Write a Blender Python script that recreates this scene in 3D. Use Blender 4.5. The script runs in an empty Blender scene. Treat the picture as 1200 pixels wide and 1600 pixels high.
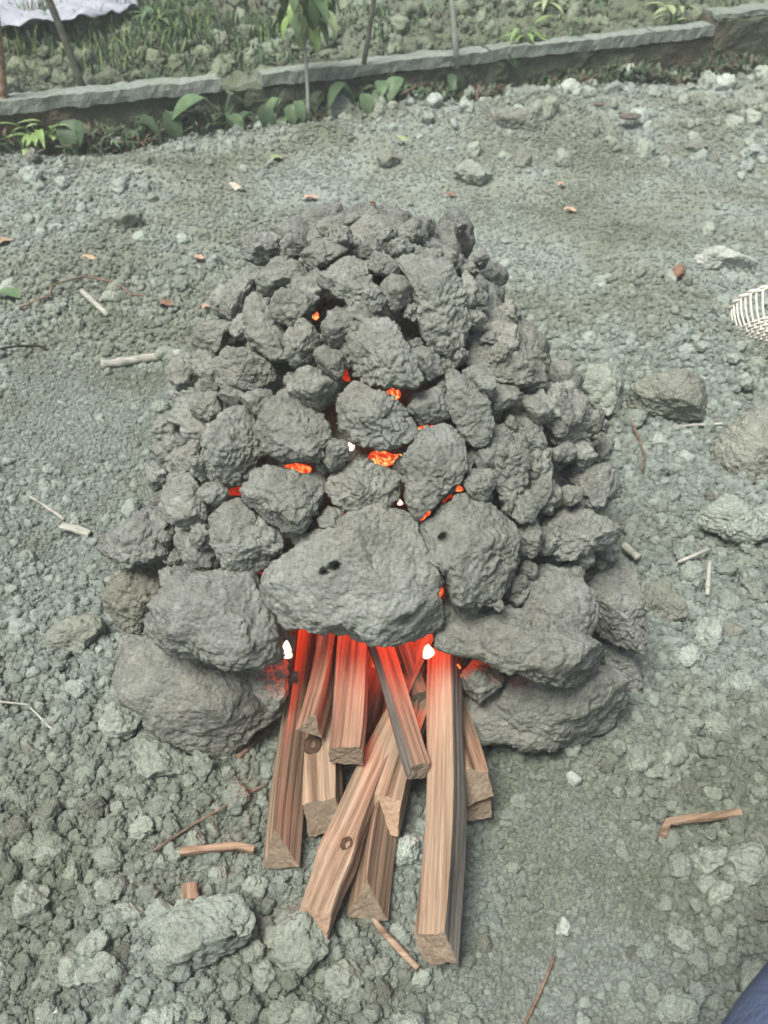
import bpy, math, random
import numpy as np
from mathutils import Vector, Matrix
random.seed(7)
RS = np.random.RandomState(11)
sc = bpy.context.scene
C = sc.collection

# ------------------------------------------------------------------ camera, light, exposure
CAM_H, PITCH, F = 0.95, math.radians(40), 1443.0
cam = bpy.data.cameras.new('camera')
camo = bpy.data.objects.new('camera', cam); C.objects.link(camo)
camo.location = (0, 0, CAM_H); camo.rotation_euler = (math.radians(90) - PITCH, 0, 0)
cam.sensor_fit = 'VERTICAL'; cam.sensor_height = 36; cam.lens = 18 * F / 800
cam.clip_start = 0.02; cam.clip_end = 500
cam.dof.use_dof = True; cam.dof.focus_distance = 1.0; cam.dof.aperture_fstop = 10.0
sc.camera = camo
w = bpy.data.worlds.new('World'); sc.world = w; w.use_nodes = True
nt = w.node_tree; bg = nt.nodes['Background']
sky = nt.nodes.new('ShaderNodeTexSky'); sky.sky_type = 'NISHITA'; sky.sun_disc = False
SUN_EL, SUN_ROT = math.radians(66), math.radians(222)
sky.sun_elevation = SUN_EL; sky.sun_rotation = SUN_ROT
sky.air_density = 1.0; sky.dust_density = 6.0; sky.ozone_density = 0.6
nt.links.new(sky.outputs[0], bg.inputs[0]); bg.inputs[1].default_value = 0.08
sl = bpy.data.lights.new('sun', 'SUN'); sl.energy = 3.5; sl.angle = math.radians(24); sl.color = (1.0, 0.97, 0.9)
so = bpy.data.objects.new('sun', sl); C.objects.link(so)
sd = Vector((math.sin(SUN_ROT) * math.cos(SUN_EL), math.cos(SUN_ROT) * math.cos(SUN_EL), math.sin(SUN_EL)))
so.rotation_euler = sd.to_track_quat('Z', 'Y').to_euler()
vs = sc.view_settings; vs.view_transform = 'Standard'; vs.look = 'None'; vs.gamma = 1; vs.use_curve_mapping = False
vs.exposure = 0.58
sc.cycles.max_bounces = 6; sc.cycles.use_denoising = True

R3 = camo.rotation_euler.to_matrix()
RN = np.array(R3)
CU, CV, CB = RN[:, 0], RN[:, 1], RN[:, 2]            # right, up, backward
CAM = np.array([0, 0, CAM_H])

def ray(px, py):
    d = CU * (px - 600) / F - CV * (py - 800) / F - CB
    return d                                          # depth along view = t
def on_plane(px, py, z=0.0):
    d = ray(px, py); t = (z - CAM_H) / d[2]
    return CAM + d * t, t

# ------------------------------------------------------------------ numpy noise
def _h(ix, iy, iz, s):
    h = (ix.astype(np.int64) * 374761393 + iy.astype(np.int64) * 668265263 + iz.astype(np.int64) * 2147483647 + s * 1274126177) & 0xffffffff
    h = ((h ^ (h >> 13)) * 1274126177) & 0xffffffff
    h = ((h ^ (h >> 16)) * 2246822519) & 0xffffffff
    return ((h ^ (h >> 13)) & 0xffffff) / float(0xffffff)
_RT = np.array(Matrix.Rotation(.77, 3, 'X') @ Matrix.Rotation(1.13, 3, 'Y') @ Matrix.Rotation(.41, 3, 'Z'))
def vn(p, s=0):
    p = np.asarray(p, float) @ _RT
    i = np.floor(p); f = p - i; f = f * f * f * (f * (f * 6 - 15) + 10); i = i.astype(np.int64)
    r = 0
    for dx in (0, 1):
        wx = f[:, 0] if dx else 1 - f[:, 0]
        for dy in (0, 1):
            wy = f[:, 1] if dy else 1 - f[:, 1]
            for dz in (0, 1):
                wz = f[:, 2] if dz else 1 - f[:, 2]
                r = r + wx * wy * wz * _h(i[:, 0] + dx, i[:, 1] + dy, i[:, 2] + dz, s)
    return r * 2 - 1
def fbm(p, s=0, o=3, g=0.5):
    r, a = 0, 1.0
    for k in range(o):
        r = r + a * vn(np.roll(p, k, 1) * (2.03 ** k) + 17.3 * k, s + k); a *= g
    return r
def ridge(p, s, o=2):
    r, a = 0, 1.0
    for k in range(o): r = r + a * (.5 - np.abs(vn(p * 2.1 ** k + 7.7 * k, s + k)) * 1.6); a *= .5
    return r
def worley(p, s=0):
    i = np.floor(p).astype(np.int64); f1 = np.full(len(p), 9.0); f2 = f1.copy()
    for dx in (-1, 0, 1):
        for dy in (-1, 0, 1):
            for dz in (-1, 0, 1):
                a, b, c = i[:, 0] + dx, i[:, 1] + dy, i[:, 2] + dz
                d = (a + _h(a, b, c, s) - p[:, 0]) ** 2 + (b + _h(a, b, c, s + 1) - p[:, 1]) ** 2 + (c + _h(a, b, c, s + 2) - p[:, 2]) ** 2
                f2 = np.minimum(f2, np.maximum(f1, d)); f1 = np.minimum(f1, d)
    return np.sqrt(f1), np.sqrt(f2)

# ------------------------------------------------------------------ object helpers
def tag(o, label=None, cat=None, group=None, kind=None):
    if label: o['label'] = label
    if cat: o['category'] = cat
    if group: o['group'] = group
    if kind: o['kind'] = kind
    return o
def empty(name, loc, label=None, cat=None, group=None):
    o = bpy.data.objects.new(name, None); C.objects.link(o); o.location = tuple(loc); o.empty_display_size = .02
    return tag(o, label, cat, group)
def mesh_np(name, V, Fc, mats, smooth=True, mi=None):
    me = bpy.data.meshes.new(name)
    V = np.asarray(V, dtype=np.float32)
    if isinstance(Fc, np.ndarray):
        n, k = Fc.shape
        me.vertices.add(len(V)); me.vertices.foreach_set('co', V.ravel())
        me.loops.add(n * k); me.loops.foreach_set('vertex_index', Fc.astype(np.int32).ravel())
        me.polygons.add(n); me.polygons.foreach_set('loop_start', np.arange(0, n * k, k, dtype=np.int32))
        me.update(calc_edges=True)
    else:
        me.from_pydata([tuple(v) for v in V], [], Fc)
    me.polygons.foreach_set('use_smooth', np.full(len(me.polygons), bool(smooth)))
    if not isinstance(mats, (list, tuple)): mats = [mats]
    for m in mats: me.materials.append(m)
    if mi is not None: me.polygons.foreach_set('material_index', np.asarray(mi, dtype=np.int32))
    me.update()
    return me
def obj(name, me, parent=None, loc=None, rot=None):
    o = bpy.data.objects.new(name, me); C.objects.link(o)
    if loc is not None: o.location = tuple(loc)
    if rot is not None: o.rotation_euler = rot
    if parent is not None: o.parent = parent
    return o

def ico(level):
    import bmesh
    bm = bmesh.new(); bmesh.ops.create_icosphere(bm, subdivisions=level, radius=1)
    V = np.array([v.co[:] for v in bm.verts]); T = np.array([[v.index for v in f.verts] for f in bm.faces]); bm.free()
    return V / np.linalg.norm(V, axis=1)[:, None], T
ICO = {k: ico(k) for k in (2, 3, 4, 5, 6)}

# ------------------------------------------------------------------ materials
def mat(name):
    m = bpy.data.materials.new(name); m.use_nodes = True
    n = m.node_tree; b = n.nodes['Principled BSDF']; return m, n, b
def nd(n, t, **k):
    o = n.nodes.new(t)
    for a, v in k.items():
        if a[0] == '_': o.inputs[a[1:].replace('_', ' ')].default_value = v
        else: setattr(o, a, v)
    return o
def ramp(n, src, stops):
    r = n.nodes.new('ShaderNodeValToRGB'); n.links.new(src, r.inputs[0])
    e = r.color_ramp.elements
    while len(e) < len(stops): e.new(.5)
    for x, (p, c) in zip(e, stops): x.position = p; x.color = (*c, 1) if len(c) == 3 else c
    return r.outputs[0]
def mixc(n, fac, a, b, mode='MIX'):
    m = n.nodes.new('ShaderNodeMix'); m.data_type = 'RGBA'; m.blend_type = mode
    for s, v in ((m.inputs[0], fac), (m.inputs[6], a), (m.inputs[7], b)):
        if isinstance(v, (int, float)): s.default_value = v
        elif isinstance(v, tuple): s.default_value = (*v, 1)
        else: n.links.new(v, s)
    return m.outputs[2]

W0 = np.array([-1.15, 2.84]); W1 = np.array([1.55, 3.86]); WD = (W1 - W0) / np.linalg.norm(W1 - W0); WN = np.array([-WD[1], WD[0]])
def soil_mat(name, lo, mid, hi, scale=1.0, bump=1.0, rand=.25, damp=None, patch=0.0):
    m, n, b = mat(name)
    tc = nd(n, 'ShaderNodeTexCoord'); oi = nd(n, 'ShaderNodeObjectInfo')
    co = nd(n, 'ShaderNodeVectorMath', operation='ADD'); n.links.new(tc.outputs['Object'], co.inputs[0])
    sv = nd(n, 'ShaderNodeVectorMath', operation='SCALE'); n.links.new(oi.outputs['Random'], sv.inputs['Scale']); sv.inputs[0].default_value = (7, 5, 3)
    n.links.new(sv.outputs[0], co.inputs[1]); P = co.outputs[0]
    def N(s, d=5, r=.6):
        x = nd(n, 'ShaderNodeTexNoise', _Scale=s * scale, _Detail=d, _Roughness=r); n.links.new(P, x.inputs['Vector']); return x.outputs[0]
    big, med, fine = N(9, 4), N(55, 6, .65), N(330, 5, .7)
    col = ramp(n, med, [(.28, lo), (.5, mid), (.72, hi)])
    col2 = ramp(n, big, [(.3, tuple(c * .78 for c in mid)), (.7, tuple(min(1, c * 1.16) for c in mid))])
    c = mixc(n, .45, col, col2)
    sp = ramp(n, fine, [(.34, (.62, .62, .62)), (.5, (1, 1, 1)), (.70, (1.0, 1.0, 1.0)), (.76, (1.35, 1.33, 1.28))])
    c = mixc(n, .8, c, sp, 'MULTIPLY')
    if damp: # brownish soil stains with a shape of their own
        st = ramp(n, N(3.1, 5, .6), [(.5, (0, 0, 0)), (.64, (1, 1, 1))])
        c = mixc(n, st, c, mixc(n, .5, c, damp, 'MIX'))
    gp = nd(n, 'ShaderNodeNewGeometry')
    wn = nd(n, 'ShaderNodeTexNoise', _Scale=2.7, _Detail=5, _Roughness=.62); n.links.new(gp.outputs['Position'], wn.inputs['Vector'])
    dp = nd(n, 'ShaderNodeVectorMath', operation='DOT_PRODUCT'); n.links.new(gp.outputs['Position'], dp.inputs[0]); dp.inputs[1].default_value = (float(WN[0]), float(WN[1]), 0)
    dm = nd(n, 'ShaderNodeMapRange'); n.links.new(dp.outputs['Value'], dm.inputs[0]); dm.inputs[1].default_value = float(W0 @ WN) + .04; dm.inputs[2].default_value = float(W0 @ WN) + .08
    if patch: c = mixc(n, dm.outputs[0], c, mixc(n, 1.0, c, (.58, .60, .50), 'MULTIPLY'))     # darker, moister soil of the garden bed
    if patch: c = mixc(n, patch, c, ramp(n, wn.outputs[0], [(.36, (.72, .72, .62)), (.47, (.93, .92, .86)), (.58, (1.12, 1.14, 1.16))]), 'MULTIPLY')
    if rand:
        mr = nd(n, 'ShaderNodeMapRange'); n.links.new(oi.outputs['Random'], mr.inputs[0]); mr.inputs[3].default_value = 1 - rand; mr.inputs[4].default_value = 1 + rand
        cm = nd(n, 'ShaderNodeCombineColor'); [n.links.new(mr.outputs[0], cm.inputs[k]) for k in range(3)]
        c = mixc(n, 1.0, c, cm.outputs[0], 'MULTIPLY')
    n.links.new(c, b.inputs['Base Color']); b.inputs['Roughness'].default_value = .95; b.inputs['Specular IOR Level'].default_value = .12
    vo = nd(n, 'ShaderNodeTexVoronoi', _Scale=170 * scale); n.links.new(P, vo.inputs['Vector'])
    b1 = nd(n, 'ShaderNodeBump', _Strength=.55 * bump, _Distance=.004); n.links.new(vo.outputs['Distance'], b1.inputs['Height']); b1.invert = True
    b2 = nd(n, 'ShaderNodeBump', _Strength=.8 * bump, _Distance=.003); n.links.new(N(240, 6, .75), b2.inputs['Height']); n.links.new(b1.outputs[0], b2.inputs['Normal'])
    n.links.new(b2.outputs[0], b.inputs['Normal'])
    return m
M = {}
M['kiln'] = soil_mat('kiln_clay', (.138, .146, .126), (.278, .294, .264), (.43, .452, .42), bump=1.55, rand=.07, patch=.45)
M['clod'] = soil_mat('grey_clay', (.195, .235, .205), (.335, .385, .342), (.465, .52, .47), rand=.24, patch=.85)
M['bigclod'] = soil_mat('loose_grey_clay', (.18, .21, .175), (.335, .38, .33), (.48, .53, .475), rand=.05, patch=.5, bump=1.4)
M['ground'] = soil_mat('ground_soil', (.19, .22, .19), (.325, .368, .325), (.455, .505, .455), rand=0, bump=1.9, damp=(.22, .225, .165), patch=.9)
M['olive'] = soil_mat('olive_clay', (.18, .195, .16), (.285, .305, .255), (.39, .415, .36), rand=.12, bump=1.4)
M['pale'] = soil_mat('pale_stone', (.26, .285, .255), (.38, .415, .375), (.48, .52, .47), rand=.05, bump=.5)
M['red'] = soil_mat('red_clay', (.16, .09, .065), (.25, .15, .11), (.34, .23, .18), rand=.1)
M['concrete'] = soil_mat('weathered_concrete', (.14, .17, .145), (.23, .265, .235), (.34, .375, .345), rand=.08, bump=.7, damp=(.16, .2, .14))
M['wallface'] = soil_mat('mossy_brick', (.045, .065, .04), (.09, .11, .075), (.16, .17, .13), scale=.5, rand=.05, damp=(.14, .085, .065))

def wood_mat(name, cols, stripe=1.0):
    m, n, b = mat(name)
    tc = nd(n, 'ShaderNodeTexCoord'); oi = nd(n, 'ShaderNodeObjectInfo')
    mp = nd(n, 'ShaderNodeMapping'); n.links.new(tc.outputs['Object'], mp.inputs[0]); mp.inputs['Scale'].default_value = (2.6, 120, 120)
    sv = nd(n, 'ShaderNodeVectorMath', operation='SCALE'); n.links.new(oi.outputs['Random'], sv.inputs['Scale']); sv.inputs[0].default_value = (70, 50, 30)
    n.links.new(sv.outputs[0], mp.inputs['Location'])
    a = nd(n, 'ShaderNodeTexNoise', _Scale=1.0, _Detail=4, _Roughness=.55, _Distortion=.25); n.links.new(mp.outputs[0], a.inputs['Vector'])
    mp2 = nd(n, 'ShaderNodeMapping'); n.links.new(tc.outputs['Object'], mp2.inputs[0]); mp2.inputs['Scale'].default_value = (12, 800, 800)
    f = nd(n, 'ShaderNodeTexNoise', _Scale=1.0, _Detail=3, _Roughness=.7); n.links.new(mp2.outputs[0], f.inputs['Vector'])
    c = ramp(n, a.outputs[0], [(.30, cols[0]), (.43, cols[1]), (.56, cols[2]), (.70, cols[3])])
    c = mixc(n, .55, c, ramp(n, f.outputs[0], [(.36, (.42, .36, .3)), (.5, (.95, .93, .9)), (.75, (1.2, 1.2, 1.15))]), 'MULTIPLY')
    n.links.new(c, b.inputs['Base Color']); b.inputs['Roughness'].default_value = .8; b.inputs['Specular IOR Level'].default_value = .2
    bp = nd(n, 'ShaderNodeBump', _Strength=.6, _Distance=.0015); n.links.new(f.outputs[0], bp.inputs['Height']); n.links.new(bp.outputs[0], b.inputs['Normal'])
    return m
M['wood'] = wood_mat('split_wood', [(.085, .055, .035), (.23, .162, .112), (.32, .235, .167), (.41, .32, .24)])
M['wood2'] = wood_mat('reddish_wood', [(.08, .045, .03), (.21, .135, .095), (.29, .20, .143), (.37, .272, .20)])
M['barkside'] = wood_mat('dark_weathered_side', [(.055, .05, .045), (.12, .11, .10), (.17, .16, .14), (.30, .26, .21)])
M['endgrain'] = soil_mat('end_grain', (.13, .10, .07), (.225, .18, .13), (.33, .275, .205), rand=.12, bump=.6)
M['endred'] = soil_mat('end_grain_fresh', (.22, .15, .10), (.36, .255, .175), (.46, .34, .24), rand=.1, bump=.6)
M['bamboo'] = wood_mat('dry_pale_cane', [(.25, .26, .22), (.34, .35, .31), (.41, .42, .375), (.49, .49, .44)])
M['twig'] = wood_mat('brown_twig', [(.09, .06, .04), (.15, .10, .075), (.21, .15, .11), (.28, .21, .16)])

def plain(name, col, rough=.7, var=.25, scale=30, back=None, trans=0):
    m, n, b = mat(name)
    tc = nd(n, 'ShaderNodeTexCoord'); x = nd(n, 'ShaderNodeTexNoise', _Scale=scale, _Detail=4); n.links.new(tc.outputs['Object'], x.inputs['Vector'])
    c = ramp(n, x.outputs[0], [(.3, tuple(v * (1 - var) for v in col)), (.7, tuple(min(1, v * (1 + var)) for v in col))])
    n.links.new(c, b.inputs['Base Color']); b.inputs['Roughness'].default_value = rough; b.inputs['Specular IOR Level'].default_value = .25
    return m
M['leaf_dark'] = plain('leaf_dark_green', (.05, .085, .045), .5)
M['leaf_mid'] = plain('leaf_mid_green', (.09, .15, .075), .5)
M['leaf_bright'] = plain('leaf_bright_green', (.17, .26, .09), .5)
M['leaf_yellow'] = plain('leaf_yellow_green', (.26, .33, .17), .5)
M['weed_red'] = plain('weed_red_brown', (.12, .085, .06), .8)
M['dryleaf'] = plain('dry_tan_leaf', (.40, .29, .19), .7)
M['pinkleaf'] = plain('dry_pink_leaf', (.44, .30, .23), .7)
M['paleleaf'] = plain('dry_cream_leaf', (.52, .48, .38), .7)
M['sheet'] = plain('pale_sheet', (.33, .35, .40), .45, .12, 6)
M['post'] = plain('grey_brown_post', (.11, .115, .085), .9, .35, 40)
M['postpale'] = plain('pale_post', (.34, .37, .33), .8, .2, 40)
M['basket'] = plain('cream_basket', (.72, .70, .62), .5, .08, 60)
M['knot'] = plain('dark_knot', (.06, .035, .022), .8, .3, 200)
M['char'] = plain('charred_wood', (.03, .025, .022), .95, .4, 90)

def denim():
    m, n, b = mat('denim')
    tc = nd(n, 'ShaderNodeTexCoord')
    x = nd(n, 'ShaderNodeTexNoise', _Scale=420, _Detail=3, _Roughness=.8); n.links.new(tc.outputs['Object'], x.inputs['Vector'])
    y = nd(n, 'ShaderNodeTexNoise', _Scale=14, _Detail=4); n.links.new(tc.outputs['Object'], y.inputs['Vector'])
    c = mixc(n, .6, ramp(n, x.outputs[0], [(.35, (.012, .02, .045)), (.65, (.085, .12, .20))]), ramp(n, y.outputs[0], [(.35, (.02, .035, .08)), (.65, (.07, .10, .18))]))
    n.links.new(c, b.inputs['Base Color']); b.inputs['Roughness'].default_value = .9
    b0 = nd(n, 'ShaderNodeBump', _Strength=1.0, _Distance=.02); n.links.new(y.outputs[0], b0.inputs['Height'])
    bp = nd(n, 'ShaderNodeBump', _Strength=.7, _Distance=.0015); n.links.new(x.outputs[0], bp.inputs['Height']); n.links.new(b0.outputs[0], bp.inputs['Normal']); n.links.new(bp.outputs[0], b.inputs['Normal'])
    return m
M['denim'] = denim()
def fire(name, lo, hi, s_lo, s_hi, scale=45, a=.38, bb=.62, edge=None):
    m, n, b = mat(name); n.nodes.remove(b); out = n.nodes['Material Output']
    tc = nd(n, 'ShaderNodeTexCoord'); x = nd(n, 'ShaderNodeTexNoise', _Scale=scale, _Detail=4, _Roughness=.6, _Distortion=1.0); n.links.new(tc.outputs['Object'], x.inputs['Vector'])
    e = nd(n, 'ShaderNodeEmission'); col = ramp(n, x.outputs[0], [(a, lo), (bb, hi)])
    mr = nd(n, 'ShaderNodeMapRange'); n.links.new(x.outputs[0], mr.inputs[0])
    mr.inputs[1].default_value = a; mr.inputs[2].default_value = bb; mr.inputs[3].default_value = s_lo; mr.inputs[4].default_value = s_hi
    n.links.new(mr.outputs[0], e.inputs[1])
    if edge:   # a flame is thin at its rim: red there, and see-through at the very edge
        lw = nd(n, 'ShaderNodeLayerWeight', _Blend=.5)
        col = mixc(n, ramp(n, lw.outputs['Facing'], [(.35, (0, 0, 0)), (.75, (1, 1, 1))]), col, edge)
        tr = nd(n, 'ShaderNodeBsdfTransparent'); mx = nd(n, 'ShaderNodeMixShader'); n.links.new(ramp(n, lw.outputs['Facing'], [(.6, (0, 0, 0)), (.97, (1, 1, 1))]), mx.inputs[0])
        n.links.new(e.outputs[0], mx.inputs[1]); n.links.new(tr.outputs[0], mx.inputs[2]); n.links.new(mx.outputs[0], out.inputs[0])
    else: n.links.new(e.outputs[0], out.inputs[0])
    n.links.new(col, e.inputs[0]); return m
M['flame'] = fire('flame_orange', (1, .05, .014), (1, .22, .06), .6, 1.6, 110, .4, .62, edge=(.8, .03, .01))
M['hot'] = fire('flame_white', (1, .55, .35), (1, .9, .8), 1.2, 2.2, edge=(1, .16, .04))
M['warm'] = fire('flame_yellow', (1, .07, .02), (1, .45, .14), .5, 1.25, 110, .42, .6, edge=(1, .06, .02))
M['dull'] = fire('flame_red', (.6, .02, .006), (1, .07, .02), .2, .5, edge=(.5, .015, .005))
M['ember'] = fire('embers', (.6, .018, .005), (1, .15, .04), .3, 1.8, 60, .4, .66)

# ------------------------------------------------------------------ terrain
def pxw(px, py): return on_plane(px, py)[0]
def blob(x, y, px, py, rx, ry, z=0):
    p = pxw(px, py); return np.exp(-(((x - p[0]) / rx) ** 2 + ((y - p[1]) / ry) ** 2))
KX, KY, KR = -0.013, 1.03, .385
def smooth_mask(x, y):
    m = blob(x, y, 900, 1390, .13, .13) + .9 * blob(x, y, 780, 1450, .1, .10) + .9 * blob(x, y, 80, 600, .28, .24) + .85 * blob(x, y, 560, 290, .75, .4) + .5 * blob(x, y, 180, 680, .2, .25) + .85 * blob(x, y, 900, 330, .6, .42) + .5 * blob(x, y, 950, 180, .5, .25) + .6 * blob(x, y, 60, 850, .12, .1)
    return np.clip(m, 0, 1)
def Hn(x, y, fine=True):
    x = np.asarray(x, float); y = np.asarray(y, float); sh = x.shape; x = x.ravel(); y = y.ravel()
    z0 = np.zeros_like(x); P = np.stack([x, y, z0], 1)
    sm = smooth_mask(x, y)
    near = np.clip(1 - (y - 5) / 6, 0, 1)
    h = .018 * fbm(P * 3.2, 3, 3) * np.clip((np.hypot(x - KX, y - KY) - .3) / .4, .25, 1) * near
    h += .022 * np.maximum(0, fbm(P * 5.0 + 9, 8, 2)) * (np.clip((y - 1.2) / .6, 0, 1)) * near * (1 - .5 * sm)
    # bank of spoil on the far side and mounds
    h += .055 * blob(x, y, 850, 185, .22, .10) + .035 * blob(x, y, 640, 190, .25, .1) + .03 * blob(x, y, 200, 270, .3, .12) + .03 * blob(x, y, 480, 215, .25, .08)
    h += .055 * blob(x, y, 1100, 560, .28, .16) + .03 * blob(x, y, 1130, 800, .12, .12) + .03 * blob(x, y, 1190, 420, .2, .2)
    h += -.02 * blob(x, y, 90, 860, .06, .04) - .015 * blob(x, y, 620, 1400, .16, .2)
    if fine:
        f1, f2 = worley(P * np.array([1, 1, 1]) / .035, 5)
        h += (.5 - f1) * .010 * (1 - .95 * sm) * near
        g1, g2 = worley(P / .014, 9)
        h += (.5 - g1) * .0035 * (1 - .8 * sm) * near
        h += .005 * ridge(P * 45, 21, 3) * near * (1 - .85 * sm) + .0020 * vn(P * 170, 31) * near
    # raised bed behind the kerb wall
    sdist = (x - W0[0]) * WN[0] + (y - W0[1]) * WN[1]
    h += .10 * np.clip((sdist - .02) / .05, 0, 1) + .06 * np.clip((sdist - .3) / 3, 0, 1)
    if fine:
        bed = np.clip((sdist - .08) / .05, 0, 1) * near
        b1, _ = worley(P / .07, 31); h += bed * (.55 - b1) * .05
    h = np.where((y > 12) | (np.abs(x) > 12), h * 0 + .14 * np.clip((sdist) / 1, 0, 1), h)
    return h.reshape(sh)
def H1(x, y): return float(Hn(np.array([x]), np.array([y]), False)[0])

def axis(fine_lo, fine_hi, step, lo, hi, g=1.06):
    a = list(np.arange(fine_lo, fine_hi, step)); s = step; v = a[-1]
    while v < hi: s = min(s * g, (hi - fine_hi) / 6); v += s; a.append(v)
    s = step; v = fine_lo; b = []
    while v > lo: s = min(s * g, (fine_lo - lo) / 6); v -= s; b.append(v)
    return np.array(b[::-1] + a)
gx = axis(-.8, .8, .0048, -60, 60, 1.05); gy = axis(.25, 1.35, .0048, -6, 140, 1.022)
X, Y = np.meshgrid(gx, gy); Z = Hn(X, Y)
nx, ny = len(gx), len(gy)
V = np.stack([X.ravel(), Y.ravel(), Z.ravel()], 1)
ii = np.arange(ny - 1)[:, None] * nx + np.arange(nx - 1)[None]; ii = ii.ravel()
ground = obj('ground', mesh_np('ground', V, np.stack([ii, ii + 1, ii + nx + 1, ii + nx], 1), M['ground']))
tag(ground, 'dry grey clay soil broken up into loose crumbs', None, None, 'structure')
print('ground verts', len(V))

# ------------------------------------------------------------------ rocks
def crumble(P, N, size, seed, amp=1.0, fine=1.0):
    q = P + seed * .731
    wq = q + size * .25 * np.stack([vn(q / size * 2, seed + 60), vn(q / size * 2, seed + 61), vn(q / size * 2, seed + 62)], 1)
    d = size * (.10 * fbm(wq / size * 1.5, seed, 2) + .03 * ridge(wq / size * 2.2, seed + 5, 2)) * amp
    # stepped, flaky breaks
    st = vn(wq / size * 2.6 + 3, seed + 22); d += size * .022 * amp * np.tanh(st * 9)
    f1, f2 = worley(wq / max(.012, size * .3), seed + 9)
    d += (.5 - f1) * .018 * size * amp
    g1, g2 = worley(q / .007 + .5 * fbm(q / .009, seed)[:, None], seed + 13)
    msk = np.clip(.35 + 1.3 * vn(q / (size * .45), seed + 40), 0.08, 1)
    d += (.5 - g1) * .0048 * fine * msk
    cr = np.abs(vn(wq / (size * .38 + .006), seed + 51)); d -= .0045 * fine * np.clip(1 - cr * 11, 0, 1) * np.clip(.3 + 1.5 * vn(q / size, seed + 52), 0, 1)
    d -= .007 * fine * np.clip(vn(q / .014, seed + 71) - .5, 0, 1)       # pits
    d += .0022 * fine * fbm(q / .008, seed + 3, 3, .7)
    return P + N * d[:, None]
def chisel(P, seed, n=7, lo=.62, hi=.9, k=.8):
    r = np.random.RandomState(seed); s = np.abs(P).max(0)
    for _ in range(n):
        v = r.normal(size=3); v /= np.linalg.norm(v); ext = (P @ v).max(); h = ext * r.uniform(lo, hi)
        d = np.maximum(0, P @ v - h); P = P - v * (d * k)[:, None]
    return P
def rock_proto(seed, level, size=.05, sq=(1, .85, .7), rough=1.0):
    D, T = ICO[level]; P = D * np.array(sq) * size; P = chisel(P, seed, 8, .6, .9)
    P = crumble(P, D, size, seed, 1.15, rough); return P, T
def rock_outline(poly, t_depth, dratio, seed, level, pits=(), c=None, flat=False, nch=9):
    """rock with the traced outline seen from the camera side and its own thickness; local coords around its centre, world axes"""
    poly = np.array(poly, float); c = poly.mean(0) if c is None else np.array(c)
    m = t_depth / F
    q = (poly - c) * np.array([1, -1]) * m
    a = np.arctan2(q[:, 1], q[:, 0]); r = np.hypot(q[:, 0], q[:, 1]); o = np.argsort(a); a, r = a[o], r[o]
    D, T = ICO[level]
    th = np.arctan2(D[:, 1], D[:, 0])
    # star-shaped polygon radius sampled densely, lightly smoothed
    g = np.linspace(-np.pi, np.pi, 361)
    aa = np.concatenate([a - 2 * np.pi, a, a + 2 * np.pi]); xx = np.tile(r * np.cos(a), 3); yy = np.tile(r * np.sin(a), 3)
    k = np.searchsorted(aa, g) - 1; x0, y0, x1, y1 = xx[k], yy[k], xx[k + 1], yy[k + 1]
    den = (x1 - x0) * np.sin(g) - (y1 - y0) * np.cos(g); den = np.where(abs(den) < 1e-9, 1e-9, den)
    rad = np.abs((x1 - x0) * y0 - (y1 - y0) * x0) / np.abs(den)
    ker = np.exp(-.5 * (np.arange(-14, 15) / 4.0) ** 2); ker /= ker.sum()
    rad = np.convolve(np.concatenate([rad[-15:-1], rad, rad[1:15]]), ker, 'valid')[:361]
    R = np.interp(th, g, rad) 
    c3 = D[:, 2]; rho = (1 - np.abs(c3) ** 2.9) ** (1 / 2.9)
    minr = .5 * (rad.mean() + rad.min()); dep = minr * dratio
    size = rad.mean()
    # blend outline towards a round one towards the poles so that no radial creases form
    Rb = R * rho + (rad.mean() * .9 - R) * rho * np.clip(np.abs(c3) - .55, 0, 1) * 1.2
    L = np.stack([np.cos(th) * Rb, np.sin(th) * Rb, np.sign(c3) * dep * np.abs(c3) ** .85], 1)
    # facets on the front only
    rr = np.random.RandomState(seed)
    for _ in range(nch):
        v = np.array([rr.uniform(-1, 1), rr.uniform(-1, 1), rr.uniform(.7, 1.5) if flat else rr.uniform(.2, 1.0)]); v /= np.linalg.norm(v)
        ext = (L @ v).max(); d = np.maximum(0, L @ v - ext * rr.uniform(.62, .88)); L = L - v * (d * .95)[:, None]
    N = L / (np.linalg.norm(L, axis=1)[:, None] + 1e-9)
    L = crumble(L, N, size, seed, 1.0 if nch == 4 else .72, float(np.clip(size / .034, .4, 1)))
    for (hx, hy, hr, hd) in pits:
        u0 = (hx - c[0]) * m; v0 = -(hy - c[1]) * m; rr2 = np.hypot(L[:, 0] - u0, L[:, 1] - v0) / (hr * m * 1.25)
        L[:, 2] -= np.where(L[:, 2] > 0, 1.4 * hd * np.clip(1.25 - rr2, 0, 1) ** .5, 0)
    Wd = L[:, 0:1] * CU + L[:, 1:2] * CV + L[:, 2:3] * CB
    return Wd, T, size, dep

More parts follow.
